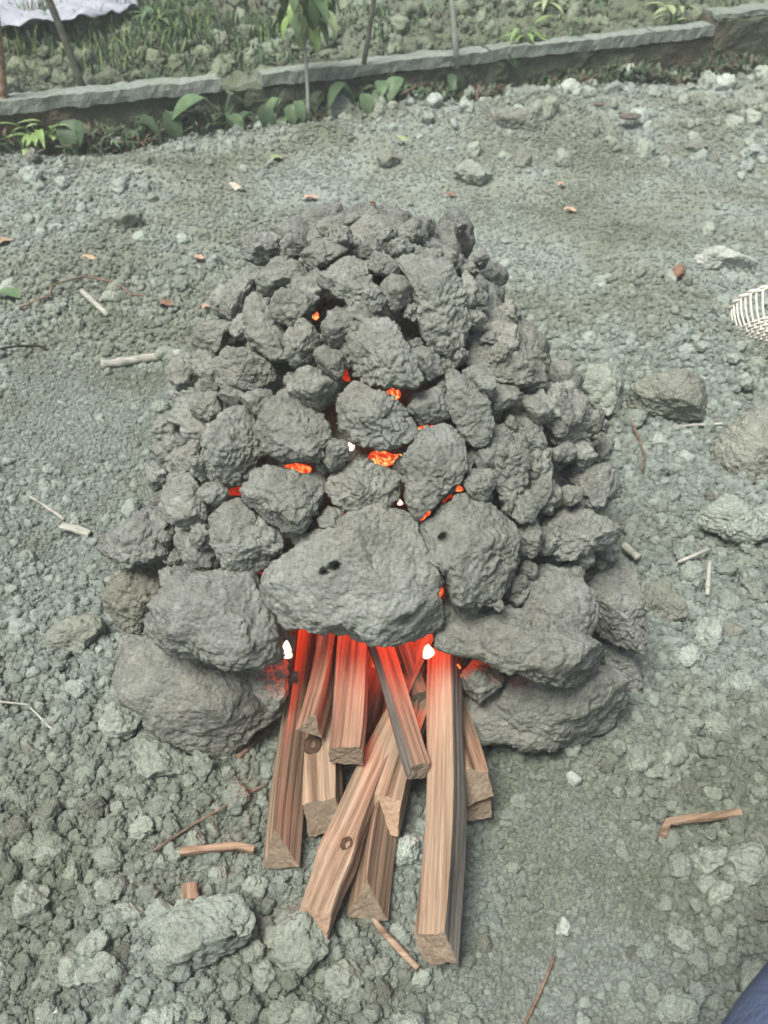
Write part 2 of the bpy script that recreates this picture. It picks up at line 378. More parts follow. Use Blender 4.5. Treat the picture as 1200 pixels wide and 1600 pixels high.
# --- the kiln's overall form
SZ = np.array([-.05, 0, .1, .2, .3, .4, .48, .53, .56]); SS = np.array([1.05, 1.02, .97, .88, .735, .58, .40, .22, .02])
def prof(z): return np.interp(z, SZ, SS)
def Fk(p, shrink=0.0):
    R = np.maximum(.01, KR * prof(p[..., 2]) - shrink)
    return (np.abs((p[..., 0] - KX) / R) ** 2.4 + np.abs((p[..., 1] - KY) / (R * .98)) ** 2.4) ** (1 / 2.4)
def hit_kiln(px, py, shrink=0.0):
    d = ray(px, py); t = np.linspace(.6, 1.7, 1400); P = CAM + d[None] * t[:, None]
    f = Fk(P, shrink); ok = np.where((f < 1) & (P[:, 2] < .56))[0]
    i = ok[0] if len(ok) else int(np.argmin(f + (P[:, 2] > .55) * 5 + (P[:, 2] < 0.0) * 5))
    return P[i], t[i]

kiln = empty('clay_kiln', (KX, KY, 0), 'domed kiln stacked from rough grey clay clods with a fire burning inside', 'kiln')
A = lambda *p: [(300 + x / 2.4, 300 + y / 2.4) for x, y in p]
B = lambda *p: [(130 + x / 2.4, 600 + y / 2.4) for x, y in p]
Cc = lambda *p: [(550 + x / 2.4, 650 + y / 2.4) for x, y in p]
Dd = lambda *p: [(130 + x / 2.4, 900 + y / 2.4) for x, y in p]
E = lambda *p: [(700 + x / 2.4, 350 + y / 2.4) for x, y in p]
# outline, thickness ratio, push towards the camera (m), pits
KC = [
 (A((440,110),(500,60),(600,45),(660,60),(645,100),(540,118)), .8, -.03),
 (A((770,120),(810,90),(865,85),(872,140),(850,178),(780,160)), .9, -.01),
 (A((175,230),(190,160),(260,125),(335,160),(335,220),(270,268)), .9, .0),
 (A((335,195),(360,155),(430,150),(437,200),(390,237),(345,230)), .9, .0),
 (A((380,290),(410,240),(470,170),(560,180),(580,230),(530,275),(430,300)), .9, .01),
 (A((235,400),(245,330),(275,262),(320,230),(400,260),(455,300),(455,350),(390,395),(310,405)), .9, .0),
 (A((430,150),(520,110),(640,108),(645,190),(570,205),(480,168)), .8, -.02),
 (A((640,120),(700,80),(762,110),(768,190),(720,212),(650,185)), .9, -.01),
 (A((635,220),(660,185),(722,190),(722,245),(672,282),(638,262)), .9, .015),
 (A((755,180),(800,165),(832,200),(805,235),(760,222)), .9, .0),
 (A((820,170),(870,200),(905,255),(860,262),(822,232)), .8, -.01),
 (A((655,290),(690,240),(740,250),(778,300),(732,327),(670,322)), .9, .02),
 (A((460,340),(520,295),(600,250),(650,270),(665,330),(722,400),(717,452),(660,478),(600,440),(530,388)), .8, .02),
 (A((708,350),(770,310),(822,370),(818,412),(760,462),(722,420)), .9, .015),
 (A((740,235),(860,228),(965,268),(1012,350),(1027,440),(1042,530),(962,632),(890,592),(850,500),(832,400),(800,310)), .9, .01),
 (A((90,430),(120,340),(170,290),(250,263),(268,290),(235,390),(212,412),(150,478)), .9, -.005),
 (A((-20,560),(5,500),(40,475),(95,462),(198,478),(208,560),(150,592),(80,605),(10,600)), .9, -.005),
 (A((203,470),(240,435),(290,470),(352,500),(362,540),(352,620),(290,642),(232,602),(203,540)), .8, .0),
 (A((283,440),(330,380),(480,373),(492,430),(450,482),(370,512),(320,492)), .9, .015),
 (A((353,540),(400,490),(450,480),(487,530),(482,590),(440,652),(390,672),(350,622)), .9, .01),
 (A((488,500),(540,428),(612,428),(602,510),(572,572),(530,592),(488,562)), .9, .01),
 (A((458,590),(500,573),(562,600),(567,690),(530,712),(473,662)), .9, .015),
 (A((563,590),(600,500),(680,478),(762,518),(802,570),(850,650),(842,735),(790,740),(680,722),(590,682)), .9, .02),
 (A((72,640),(140,588),(210,588),(292,650),(315,700),(225,742),(150,742),(93,702)), .9, .01),
 (A((28,600),(70,585),(97,610),(82,640),(103,742),(50,732),(13,660)), .9, .0),
 (A((98,740),(150,713),(192,740),(202,782),(150,797),(108,782)), .9, .01),
 (A((188,750),(270,743),(302,775),(272,832),(230,837),(188,790)), .9, .015),
 (A((-5,770),(60,738),(112,780),(102,852),(40,855),(-5,835)), .9, .0),
 (A((355,720),(400,670),(470,655),(547,710),(556,800),(520,832),(420,802),(370,762)), .9, .01),
 (A((545,850),(556,760),(620,710),(720,755),(830,850),(852,900),(790,952),(700,968),(600,932)), .95, .02),
 (A((823,590),(870,578),(932,620),(942,680),(890,712),(840,652)), .9, .01),
 (A((808,820),(850,750),(940,728),(972,800),(962,852),(860,872)), .8, .0),
 (A((940,690),(1000,658),(1050,700),(1112,790),(1128,870),(1122,942),(1060,958),(1000,900),(965,820),(958,740)), .9, .01),
 (A((1048,700),(1090,668),(1133,715),(1128,772),(1080,772)), .9, .02),
 (A((1008,360),(1060,338),(1113,380),(1102,425),(1030,415)), .9, .0),
 (A((1018,440),(1060,428),(1113,470),(1072,514),(1028,495)), .9, .0),
 (A((870,255),(930,250),(990,290),(1010,340),(960,300)), .8, -.005),
 (E((60,520),(80,400),(150,320),(250,290),(340,370),(370,480),(392,580),(270,602),(190,602),(110,562)), .8, -.015),
 (E((338,620),(400,598),(500,618),(552,700),(522,790),(450,908),(420,832),(342,802),(333,740)), .9, .0),
 (E((273,670),(340,640),(392,670),(382,742),(332,762),(298,722)), .9, .01),
 (E((120,640),(190,590),(260,600),(290,660),(230,690),(160,700)), .8, .0),
 (B((453,220),(480,180),(508,110),(590,83),(642,120),(652,190),(667,280),(620,352),(560,377),(500,352),(458,280)), .9, .015),
 (B((658,180),(690,80),(760,40),(800,60),(900,120),(932,190),(902,250),(880,292),(790,286),(740,292),(678,230)), .95, .02),
 (B((898,240),(930,188),(980,200),(992,260),(972,332),(930,337),(898,290)), .9, .02),
 (B((908,390),(930,340),(1000,290),(1080,305),(1180,335),(1197,400),(1150,462),(1060,472),(990,487),(938,452)), .9, .015),
 (B((408,290),(440,268),(472,300),(452,332),(412,320)), .9, .02),
 (B((438,400),(470,368),(530,368),(552,410),(520,457),(460,442)), .9, .02),
 (B((598,380),(640,320),(740,318),(830,342),(890,328),(907,400),(872,480),(830,552),(740,558),(660,502),(598,440)), .95, .025),
 (B((473,500),(540,450),(590,438),(660,500),(722,560),(742,620),(680,692),(590,722),(530,682),(488,600)), .9, .01),
 (B((883,490),(920,458),(977,480),(982,530),(930,557),(888,530)), .9, .02),
 (B((318,330),(345,240),(400,200),(457,208),(457,275),(412,322),(350,347)), .9, .0),
 (B((288,400),(330,340),(420,338),(462,440),(472,500),(460,547),(400,548),(343,522)), .9, .01),
 (B((238,260),(270,190),(350,150),(432,190),(332,290),(290,332),(248,312)), .8, -.01),
 (B((400,80),(440,30),(500,33),(522,90),(490,142),(428,120)), .9, .01),
 (B((290,130),(345,60),(400,70),(420,110),(490,142),(480,182),(420,192),(340,150)), .8, -.01),
 (B((28,650),(60,580),(160,540),(200,490),(290,458),(332,480),(347,560),(320,642),(230,672),(180,662),(90,672)), .7, .02),
 (B((323,640),(340,560),(400,553),(500,620),(522,680),(430,707),(370,692)), .8, -.005),
 (B((58,800),(110,720),(180,690),(260,663),(342,690),(342,760),(270,850),(222,900),(200,942),(110,922),(68,860)), .9, -.005, (), 'olive_k'),
 (B((213,885),(310,800),(370,698),(440,713),(530,698),(640,708),(692,800),(733,900),(762,1000),(752,1043),(600,1053),(470,1033),(300,978),(238,930)), .7, .03),
 (B((668,770),(675,720),(720,660),(800,610),(900,560),(960,540),(990,500),(1060,468),(1138,468),(1198,490),(1240,560),(1308,700),(1330,800),(1320,920),(1238,938),(1100,950),(1068,960),(1010,930),(960,915),(800,930),(740,920),(700,840)), .6, .035,
    ((528, 880, 5.5, .02), (512, 890, 4.5, .018), (635, 962, 7, .008))),
 (Cc((198,240),(200,160),(250,70),(330,33),(400,70),(432,150),(432,210),(372,282),(300,342),(240,392),(208,330)), .9, .02),
 (Cc((413,250),(450,198),(510,203),(542,250),(510,312),(460,322),(428,290)), .9, .02),
 (Cc((228,430),(300,360),(400,293),(500,320),(592,390),(622,460),(602,560),(572,650),(500,702),(380,692),(338,590),(268,520)), .85, .03, ((689, 839, 5, .015), (764, 869, 5, .006))),
 (Cc((598,370),(620,308),(680,298),(702,340),(672,392),(620,402)), .9, .02),
 (Cc((598,460),(640,400),(690,378),(722,440),(702,502),(670,532),(608,502)), .9, .01),
 (Cc((438,150),(480,88),(530,38),(620,18),(662,90),(664,250),(600,312),(540,282),(480,192)), .9, .0),
 (Cc((560,20),(600,-60),(660,-100),(690,-40),(720,40),(740,120),(670,140),(620,60)), .8, -.01),
 (Cc((658,140),(720,128),(762,190),(735,240),(762,290),(752,342),(700,342),(663,270)), .9, .0),
 (Cc((738,130),(780,108),(803,150),(772,184)), .9, .0),
 (Cc((768,280),(800,253),(852,270),(852,322),(800,337)), .9, .015),
 (Cc((780,200),(860,180),(950,180),(1002,250),(992,320),(930,372),(860,342),(850,270)), .9, .0),
 (Cc((713,400),(730,338),(850,343),(960,390),(1012,420),(982,480),(900,512),(790,542),(738,502)), .8, .015),
 (Cc((800,560),(900,508),(1000,518),(1062,570),(1082,700),(1112,800),(1102,892),(1040,872),(920,822),(880,700)), .8, .0),
 (Cc((540,640),(640,560),(730,548),(830,578),(912,670),(905,800),(850,860),(700,850),(600,760)), .8, .01),
 (Cc((318,700),(450,695),(600,700),(780,760),(900,850),(968,910),(942,970),(850,1012),(700,992),(560,932),(450,892),(322,882),(308,790)), .8, .035),
 (Cc((408,1050),(450,955),(600,920),(800,950),(960,940),(1052,1000),(1062,1120),(1030,1182),(850,1252),(620,1254),(480,1222),(418,1130)), .7, .0),
 (Cc((903,820),(960,800),(1040,860),(1090,960),(1110,1060),(1000,1040),(950,920)), .8, -.01),
 ([(385,1022),(425,1018),(444,1045),(446,1090),(425,1118),(395,1090)], 1.3, -.012),  # added clod, blocks fire light spilling past the mouth's left corner
 ([(722,1062),(745,1040),(785,1045),(790,1085),(755,1110),(728,1100)], 1.3, -.012),  # its added counterpart, stops the spill at the right corner
 (Cc((508,690),(540,678),(562,700),(530,722)), .9, .045),
 (Dd((80,190),(150,230),(300,250),(450,270),(700,310),(762,370),(752,460),(722,530),(640,602),(560,680),(480,692),(400,652),(330,622),(240,582),(200,500),(120,440),(108,330)), .7, .0),
]
olive_k = soil_mat('kiln_olive_clay', (.12, .13, .10), (.20, .21, .17), (.27, .28, .23), bump=1.1, rand=.05)
K0 = np.array([KX, KY, 0])
for i, it in enumerate(KC):
    poly, dr, push = it[:3]; pits = it[3] if len(it) > 3 else ()
    c = np.array(poly).mean(0); P0, t = hit_kiln(*c)
    ext = np.ptp(np.array(poly), axis=0).max()
    lvl = 6 if ext > 95 else 5 if ext > 32 else 4
    g = np.array(poly); g = g + (g - c) * min(.07, 3.0 / max(ext, 1))
    Wd, T, size, dep = rock_outline(g, t, dr, 100 + i, lvl, pits, c, ext > 95, 4 if ext > 180 else 9)
    ctr = P0 + CB * (push - dep * .35) + (0, 0, 0)
    me = mesh_np('clay_clod', Wd, T, olive_k if len(it) > 4 else M['kiln'])
    obj('clay_clod', me, kiln, ctr - K0)
# added liner that fills gaps and holds in the glow, open at the mouth
nth, nz = 220, 90
th = np.linspace(0, 2 * np.pi, nth, endpoint=False); zz = np.linspace(-.03, .545, nz)
TH, ZZ = np.meshgrid(th, zz)
Rr = KR * prof(ZZ) - .062
cx, cy = np.cos(TH), np.sin(TH); nrm = (np.abs(cx) ** 2.4 + np.abs(cy) ** 2.4) ** (-1 / 2.4)
Pl = np.stack([(cx * nrm * np.maximum(Rr, .004)).ravel(), (cy * nrm * np.maximum(Rr, .004)).ravel(), ZZ.ravel()], 1)
f1, _ = worley(Pl / .05, 77); g1, _ = worley(Pl / .018, 78)
sc_ = 1 + ((.5 - f1) * .035 + (.5 - g1) * .008)[:, None] / np.maximum(.05, np.hypot(Pl[:, 0], Pl[:, 1]))[:, None]
Pl[:, :2] *= sc_
Fq = []
for j in range(nz - 1):
    for i in range(nth):
        a = j * nth + i; b = j * nth + (i + 1) % nth
        q = Pl[a]
        if q[1] < 0 and q[2] < .165 and -.10 < q[0] < .10: continue
        Fq.append((a, b, b + nth, a + nth))
obj('added_glow_liner', mesh_np('added_glow_liner', Pl, np.array(Fq), M['kiln']), kiln)
# clods of the sides and the back
PROTO = [rock_proto(300 + k, 4, .05, (1, random.uniform(.75, .95), random.uniform(.6, .8))) for k in range(10)]
KPM = [mesh_np('clay_clod', P, T, M['kiln']) for P, T in PROTO]
z = .03; ring = 0
while z < .47:
    R = KR * prof(z); s = .055 * (1 - .35 * z / .5); n = max(3, int(2 * math.pi * R / (s * 1.75)))
    for k in range(n):
        a = 2 * math.pi * (k + .5 * (ring % 2)) / n + random.uniform(-.05, .05)
        if math.sin(a) < .04 or (z > .34 and math.sin(a) < .45): continue
        nr = (abs(math.cos(a)) ** 2.4 + abs(math.sin(a)) ** 2.4) ** (-1 / 2.4)
        o = obj('clay_clod', random.choice(KPM), kiln, ((R - .055) * nr * math.cos(a) * (.93 if abs(math.sin(a)) < .3 else 1), (R - .055) * nr * math.sin(a), z + random.uniform(-.01, .01)), [random.uniform(0, 6.28) for _ in range(3)])
        o.scale = [s / .05 * random.uniform(.85, 1.2)] * 3
    z += s * 1.35; ring += 1
for k in range(26):   # rubble on the crown
    a = random.uniform(0, 6.28); r = random.uniform(.02, .10); s = random.uniform(.25, .6)
    px, py = KX + r * math.cos(a), KY + r * math.sin(a)
    zt = np.interp(-(r / KR), -SS[::-1][::-1], SZ) if False else float(np.interp(r / KR, SS[::-1], SZ[::-1]))
    o = obj('clay_clod', random.choice(KPM), kiln, (px - KX, py - KY, zt - .045), [random.uniform(0, 6.28) for _ in range(3)])
    o.scale = [s] * 3
# small chips wedged between the clods of the front
CHIP = [mesh_np('clay_chip', P * .24, T, M['kiln']) for P, T in (rock_proto(330 + k, 4, .05, (1, .8, .7), 2.6) for k in range(6))]
GAPS = [(603,717),(547,697),(598,796),(540,805),(625,785),(617,615),(540,585),(497,648),(465,730),(370,765),(660,668),(672,668),(493,492),(670,808),(715,765),(703,778),(685,922),(412,890),(311,893)]
for k in range(300):
    px, py = random.uniform(240, 960), random.uniform(350, 960)
    if min(math.hypot(px - a, py - b) for a, b in GAPS) < 26: continue
    if abs(px - 580) > 130 + (py - 340) * .75: continue
    P0, t = hit_kiln(px, py, random.uniform(.004, .022))
    o = obj('clay_chip', random.choice(CHIP), kiln, P0 - K0, [random.uniform(0, 6.28) for _ in range(3)])
    o.scale = [random.uniform(.8, 2.0)] * 3

# ------------------------------------------------------------------ fire
fe = empty('fire', (KX, .92, .02), 'orange fire glowing inside the kiln and showing through its gaps', 'fire')
FO = np.array([KX, .92, .02])
def tongue(w_, h_, seed, m, ctr, lean=0.0, flat=.5):
    D, T = ICO[4]; P = D.copy()
    zc = P[:, 2] * .5 + .5; k = np.sin(np.pi * np.clip(zc, 0, 1) ** .75) ** .8 * (1 - .35 * zc)
    n = np.hypot(P[:, 0], P[:, 1]) + 1e-6
    x = P[:, 0] / n * k * w_ * .6; y = P[:, 1] / n * k * w_ * .6 * flat; zz = (zc - .5) * h_
    Q = np.stack([x + lean * zc * w_, y, zz], 1)
    Q += .22 * w_ * np.stack([vn(Q / (w_ * .8) + seed, seed), vn(Q / (w_ * .8) + seed, seed + 1), .5 * vn(Q / w_ + seed, seed + 2)], 1)
    return obj('flame', mesh_np('flame', Q, T, m), fe, ctr - FO)
def flame_px(px, py, wpx, hpx, m, shrink, seed, rot=0):
    P0, t = hit_kiln(px, py, shrink); s = t / F
    o = tongue(wpx * s, hpx * s, seed, m, P0); o.rotation_euler = (0, math.radians(rot), 0); return o
for k, (px, py, wq, hq, mm, sh, rt) in enumerate([
    (603,717,30,74,'warm',.018,68), (547,697,17,20,'hot',.012,30), (598,796,20,16,'hot',.015,0), (540,806,12,14,'flame',.015,0), (625,785,10,12,'hot',.015,0),
    (617,615,24,28,'warm',.02,10), (541,585,14,30,'dull',.02,0), (497,648,30,16,'dull',.02,0), (463,731,52,20,'flame',.03,0), (370,765,34,20,'dull',.02,0),
    (660,668,16,13,'warm',.02,0), (673,668,14,12,'flame',.02,0), (493,492,12,18,'warm',.022,0), (670,808,22,26,'flame',.018,0), (716,763,14,12,'flame',.015,0),
    (703,778,22,14,'dull',.015,0), (685,922,18,36,'flame',.02,15), (412,890,24,20,'dull',.03,0), (311,893,34,12,'dull',.03,0), (330,770,26,18,'dull',.05,0), (590,735,30,20,'flame',.03,0)]):
    flame_px(px, py, wq, hq, M[mm], sh, 500 + k, rt)
def at_depth(px, py, y):     # point on the pixel's ray at world distance y
    d = ray(px, py); return CAM + d * (y / d[1])
for k, (px, py, yy, wm, hm, mm) in enumerate([(447,1016,.70,.013,.030,'hot'), (604,1002,.76,.014,.034,'hot'), (670,1018,.70,.014,.026,'hot'), (712,1050,.72,.02,.032,'warm'),
    (600,1030,.85,.06,.09,'flame'), (650,1010,.87,.07,.10,'flame'), (500,1010,.90,.06,.09,'dull'), (560,1060,.86,.05,.08,'flame'), (700,1040,.84,.05,.08,'flame'), (588,1070,.80,.025,.05,'warm'),
    (450,1015,.86,.05,.08,'dull'), (628,1000,.80,.012,.03,'warm'), (545,985,.80,.012,.03,'warm'), (655,1050,.79,.012,.03,'warm'), (583,1045,.77,.010,.03,'warm'), (500,1000,.80,.010,.03,'warm'), (572,1145,.70,.012,.012,'flame'), (735,1010,.9,.06,.08,'dull')]):
    tongue(wm, hm, 600 + k, M[mm], at_depth(px, py, yy))
# ember bed
D, T = ICO[5]; Pe = D * np.array([.2, .15, .05]); f1, f2 = worley(Pe / .022, 5); Pe = Pe + D * ((.5 - f1) * .02)[:, None]
obj('ember_bed', mesh_np('ember_bed', Pe, T, M['ember']), fe, (0, .08, .0))
pl = bpy.data.lights.new('fire_light', 'POINT'); pl.energy = 6.0; pl.color = (1, .07, .02); pl.shadow_soft_size = .05
po = bpy.data.objects.new('fire_light', pl); C.objects.link(po); po.location = (.02, .87, .26)
pl3 = bpy.data.lights.new('fire_light', 'POINT'); pl3.energy = .15; pl3.color = (1, .08, .018); pl3.shadow_soft_size = .02
po3 = bpy.data.objects.new('fire_light', pl3); C.objects.link(po3); po3.location = (.04, .80, .19)

# ------------------------------------------------------------------ firewood
def cross(kind):
    if kind == 'tri': P = [(-1, -.62), (1, -.62), (.12, .8)]
    elif kind == 'quad': P = [(-1, -.7), (1, -.6), (.9, .62), (-.92, .7)]
    elif kind == 'wedge': P = [(-1, -.45), (1, -.75), (.86, .4), (.1, .78), (-.9, .55)]
    else: P = [(-1, -.2), (-.5, -.75), (.9, -.7), (1, .3), (.2, .8), (-.8, .5)]
    return np.array(P)
def stick(label, f, zf, b, zb, wpx, kind='quad', seed=0, ext=.12, ratio=1.0, m='wood', dark=None, bend=0.0, taper=.9, roll=0.0, end='endgrain', name='firewood_stick', group='split firewood sticks feeding the kiln', cat='firewood', nL=30, knots=()):
    Pf, tf = on_plane(*f, zf); Pb, _ = on_plane(*b, zb)
    d = Pb - Pf; L = np.linalg.norm(d) + ext; ax = d / np.linalg.norm(d)
    side = np.cross(ax, [0, 0, 1]); side /= np.linalg.norm(side); up = np.cross(side, ax)
    if roll: side, up = side * math.cos(roll) + up * math.sin(roll), up * math.cos(roll) - side * math.sin(roll)
    hw = wpx * tf / F / 2; CP = cross(kind) * np.array([1, ratio]) * hw
    nper = 10; pts = []; fid = []
    for k in range(len(CP)):
        a, c = CP[k], CP[(k + 1) % len(CP)]
        for j in range(nper):
            u = j / nper; u = .06 + u * .94 if j else 0.0
            pts.append(a + (c - a) * u); fid.append(k)
    pts = np.array(pts); n = len(pts); xs = np.concatenate([[0, .0016], np.linspace(.006, L, nL)])
    slant = .45 + .5 * math.sin(seed * 2.3) ** 2
    V = []
    for i, x in enumerate(xs):
        u = x / L; sc2 = 1 - (1 - taper) * u; wob = hw * .12 * math.sin(2.1 * u * 3 + seed) + bend * math.sin(math.pi * min(1, x / (L - ext)))
        q = np.stack([np.full(n, x * 6 + seed * 3.1), pts[:, 0] * 260, pts[:, 1] * 260], 1)
        g = .0011 * vn(q, seed) + .0022 * vn(np.stack([np.full(n, x * 9 + seed), pts[:, 0] * 60, pts[:, 1] * 60], 1), seed + 1)
        rr = np.hypot(pts[:, 0], pts[:, 1]) + 1e-6
        p2 = pts * ((rr * sc2 + g) / rr)[:, None] * (.965 if i == 0 else 1)
        for (kx, ks, ka) in knots: p2 = p2 * (1 + ka * math.exp(-((x - kx) / ks) ** 2))
        rag = (.0009 * vn(np.stack([pts[:, 0] * 140, pts[:, 1] * 140, np.full(n, seed + .5)], 1), seed + 2)) if i < 2 else 0
        V.append(np.stack([np.full(n, x) + rag + slant * p2[:, 1] * math.exp(-x / .03), p2[:, 0] + wob, p2[:, 1] + .25 * wob], 1))
    V = np.concatenate(V); nr = len(xs); Fc = []; mi = []
    for i in range(nr - 1):
        for j in range(n):
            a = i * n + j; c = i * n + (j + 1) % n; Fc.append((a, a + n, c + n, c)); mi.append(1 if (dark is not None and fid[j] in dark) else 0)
    # end caps with a jagged inner ring
    for (i0, sgn) in ((0, 1), (nr - 1, -1)):
        base = len(V); inner = V[i0 * n:(i0 + 1) * n].copy(); cen = inner.mean(0); inner[:, 1:] = cen[1:] + (inner[:, 1:] - cen[1:]) * .55
        inner[:, 0] = cen[0] + (inner[:, 0] - cen[0]) * .55 + .0008 * vn(inner * 260, seed + 9); V = np.concatenate([V, inner, [cen + np.array([sgn * .001, 0, 0])]])
        for j in range(n):
            a, c = i0 * n + j, i0 * n + (j + 1) % n; p, q = base + j, base + (j + 1) % n
            Fc.append((a, c, q, p) if sgn > 0 else (a, p, q, c)); mi.append(2)
            Fc.append((p, q, base + n) if sgn > 0 else (q, p, base + n)); mi.append(2)
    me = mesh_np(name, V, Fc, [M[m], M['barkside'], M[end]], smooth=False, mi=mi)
    o = bpy.data.objects.new(name, me); C.objects.link(o)
    mw = Matrix(((ax[0], side[0], up[0]), (ax[1], side[1], up[1]), (ax[2], side[2], up[2])))
    if mw.determinant() < 0: mw = Matrix(((ax[0], -side[0], up[0]), (ax[1], -side[1], up[1]), (ax[2], -side[2], up[2])))
    o.rotation_mode = 'QUATERNION'; o.rotation_quaternion = mw.to_quaternion(); o.location = Pf
    tag(o, label, cat, group); return o, hw
def knot(o, x, y, z, r):
    D, T = ICO[4]; P = D * np.array([r * 1.25, r, r * .28]); rr = np.hypot(P[:, 0] / 1.25, P[:, 1]) / r
    P[:, 0] *= 1 + .25 * vn(P / r * 1.5, 3); P[:, 1] *= 1 + .3 * vn(P / r * 1.2 + 5, 4); P[:, 2] += r * .10 * np.cos(rr * 9 + 2 * vn(P / r * 2, 8)) * (P[:, 2] > 0) - .9 * r * np.clip(.4 - rr, 0, 1) * (P[:, 2] > 0)
    return obj('knot', mesh_np('knot', P, T, M['knot']), o, (x, y, z))
G = .0
s, hw = stick('long knotless split stick at the left edge of the firewood bundle', (439,1330), .028, (472,990), .075, 60, 'tri', 1, .14, 1.35, roll=.12, end='endgrain')
s, hw = stick('stick with a big dark knot near its end, under the short left sticks', (508,1278), .025, (494,1010), .055, 60, 'quad', 2, .12, 1.05, roll=.25)
knot(s, .085, .006, hw * .62, .011)
stick('short stick lying on top at left with a rough grey end', (487,1135), .085, (522,985), .115, 45, 'tri', 3, .1, 1.0, m='wood2', end='endgrain', roll=-.35)
stick('broad flat stick glowing red at its upper half, on top of the bundle', (537,1180), .075, (556,985), .12, 54, 'quad', 4, .1, .95, m='wood2', end='endgrain', roll=.05)
s, hw = stick('long diagonal stick with a small round knot, reaching lowest at left', (487,1440), .03, (640,1090), .055, 56, 'quad', 5, .16, .85, bend=.005, roll=.12, end='endred', knots=((.07, .02, .18),))
knot(s, .083, -.006, hw * .62, .007)
stick('pale stick under the long diagonal stick, cut square above the lowest ones', (598,1272), .035, (655,1090), .055, 56, 'quad', 6, .14, 1.1, end='endred')
stick('triangular stick lying flat on the soil between the two longest sticks', (578,1410), .02, (612,1160), .028, 66, 'tri', 7, .16, 1.35)
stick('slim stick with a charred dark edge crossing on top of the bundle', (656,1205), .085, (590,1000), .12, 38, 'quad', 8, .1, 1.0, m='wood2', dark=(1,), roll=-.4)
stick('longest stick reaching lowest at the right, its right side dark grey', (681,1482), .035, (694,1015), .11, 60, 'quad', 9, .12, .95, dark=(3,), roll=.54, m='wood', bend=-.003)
stick('thick stick at the right edge of the bundle with its end cut square', (742,1232), .055, (706,1110), .05, 52, 'wedge', 10, .22, 1.15, end='endgrain', roll=.1)
stick('short darker stick lowest at the right edge, beneath the square cut one', (741,1270), .022, (700,1130), .022, 50, 'quad', 11, .2, .7, m='wood2')
for k, (f, zf, b, zb, wq, lab) in enumerate([((630,1150), .05, (650,1000), .09, 40, 'stick burning red just right of the crossing slim stick'),
    ((668,1120), .045, (690,1010), .08, 34, 'thin red lit stick deep in the kiln mouth beside the longest stick'),
    ((560,1150), .03, (600,1010), .05, 36, 'stick low in the kiln mouth, red hot at its inner end'),
    ((620,1100), .07, (672,990), .12, 26, 'thin stick leaning right against the roof of the kiln mouth'),
    ((655,1090), .075, (625,990), .12, 24, 'thin stick leaning left high in the kiln mouth'),
    ((500,1130), .04, (480,1000), .06, 40, 'stick half hidden behind the left sticks in the kiln mouth')]):
    stick(lab, f, zf, b, zb, wq, 'quad', 20 + k, .12, .8, m='wood2')

# thin sticks, splinters and twigs lying about
def tube_mesh(name, pts, rad, m, n=8, smooth=True):
    pts = np.array(pts, float); rad = np.broadcast_to(np.array(rad, float), (len(pts),)); V = []; Fc = []
    for i, p in enumerate(pts):
        t = pts[min(i + 1, len(pts) - 1)] - pts[max(i - 1, 0)]; t /= np.linalg.norm(t) + 1e-9
        a = np.cross(t, [0.1, .2, 1.0]); a /= np.linalg.norm(a) + 1e-9; b = np.cross(t, a)
        for k in range(n):
            g = 2 * math.pi * k / n; V.append(p + rad[i] * (a * math.cos(g) + b * math.sin(g)))
    for i in range(len(pts) - 1):
        for k in range(n):
            q = i * n + k; r = i * n + (k + 1) % n; Fc.append((q, r, r + n, q + n))
    Fc.append(tuple(range(n))[::-1]); Fc.append(tuple((len(pts) - 1) * n + k for k in range(n)))
    return mesh_np(name, V, Fc, m, smooth)
def gz(px, py, lift=.004):
    P, t = on_plane(px, py, 0); h = float(Hn(np.array([P[0]]), np.array([P[1]]))[0])
    P, t = on_plane(px, py, h + lift); return P, t
def ground_tube(name, label, cat, pxs, wpx, m, group=None, lift=.004, wob=.0012, seed=0, n=8, flat=None):
    P = []; 
    hs = []
    for (a, b) in pxs: p, t = gz(a, b, lift); P.append(p); hs.append(t)
    P = np.array(P); mean_r = wpx * np.mean(hs) / F / 2
    # resample
    seg = 14; out = []
    for i in range(len(P) - 1):
        for j in range(seg): out.append(P[i] + (P[i + 1] - P[i]) * j / seg)
    out.append(P[-1]); out = np.array(out)
    out[:, 2] += 0; out += wob * np.stack([vn(out * 40 + seed, seed), vn(out * 40 + seed, seed + 1), .5 * vn(out * 40 + seed, seed + 2)], 1)
    rad = mean_r * (1 + .18 * vn(out * 90, seed + 4)); c = out.mean(0)
    me = tube_mesh(name, out - c, rad, m, n); o = obj(name, me, None, c); return tag(o, label, cat, group)
ground_tube('thin_stick', 'thin pale stick poking out below the triangular firewood stick', 'stick', [(583,1437),(610,1468),(652,1512)], 11, M['wood'], lift=.012)
ground_tube('thin_stick', 'thin brown stick poking out from under the left base clod of the kiln', 'stick', [(372,1185),(405,1152),(440,1122)], 10, M['twig'], lift=.006)
ground_tube('cane_piece', 'pale grey cane lying on the ground left of the kiln, touching its side', 'cane', [(158,570),(190,566),(225,560),(292,551)], 15, M['bamboo'], lift=.009, wob=.0005)
ground_tube('cane_piece', 'short pale cane slanting on the ground by the green weed patch', 'cane', [(128,455),(168,492)], 9, M['bamboo'], lift=.008, wob=.0005)
ground_tube('cane_piece', 'small pale cane stub standing out beside the right flank of the kiln', 'cane', [(975,852),(998,872)], 13, M['bamboo'], lift=.02, wob=.0003)
ground_tube('cane_piece', 'short straight straw lying upright in the rubble right of the kiln', 'straw', [(1109,877),(1105,930)], 8, M['bamboo'], lift=.008, wob=.0003)
ground_tube('twig', 'long thin dark twig running from the firewood to the wood splinter', 'twig', [(238,1330),(300,1290),(360,1255),(420,1222)], 3.6, M['twig'], lift=.008)
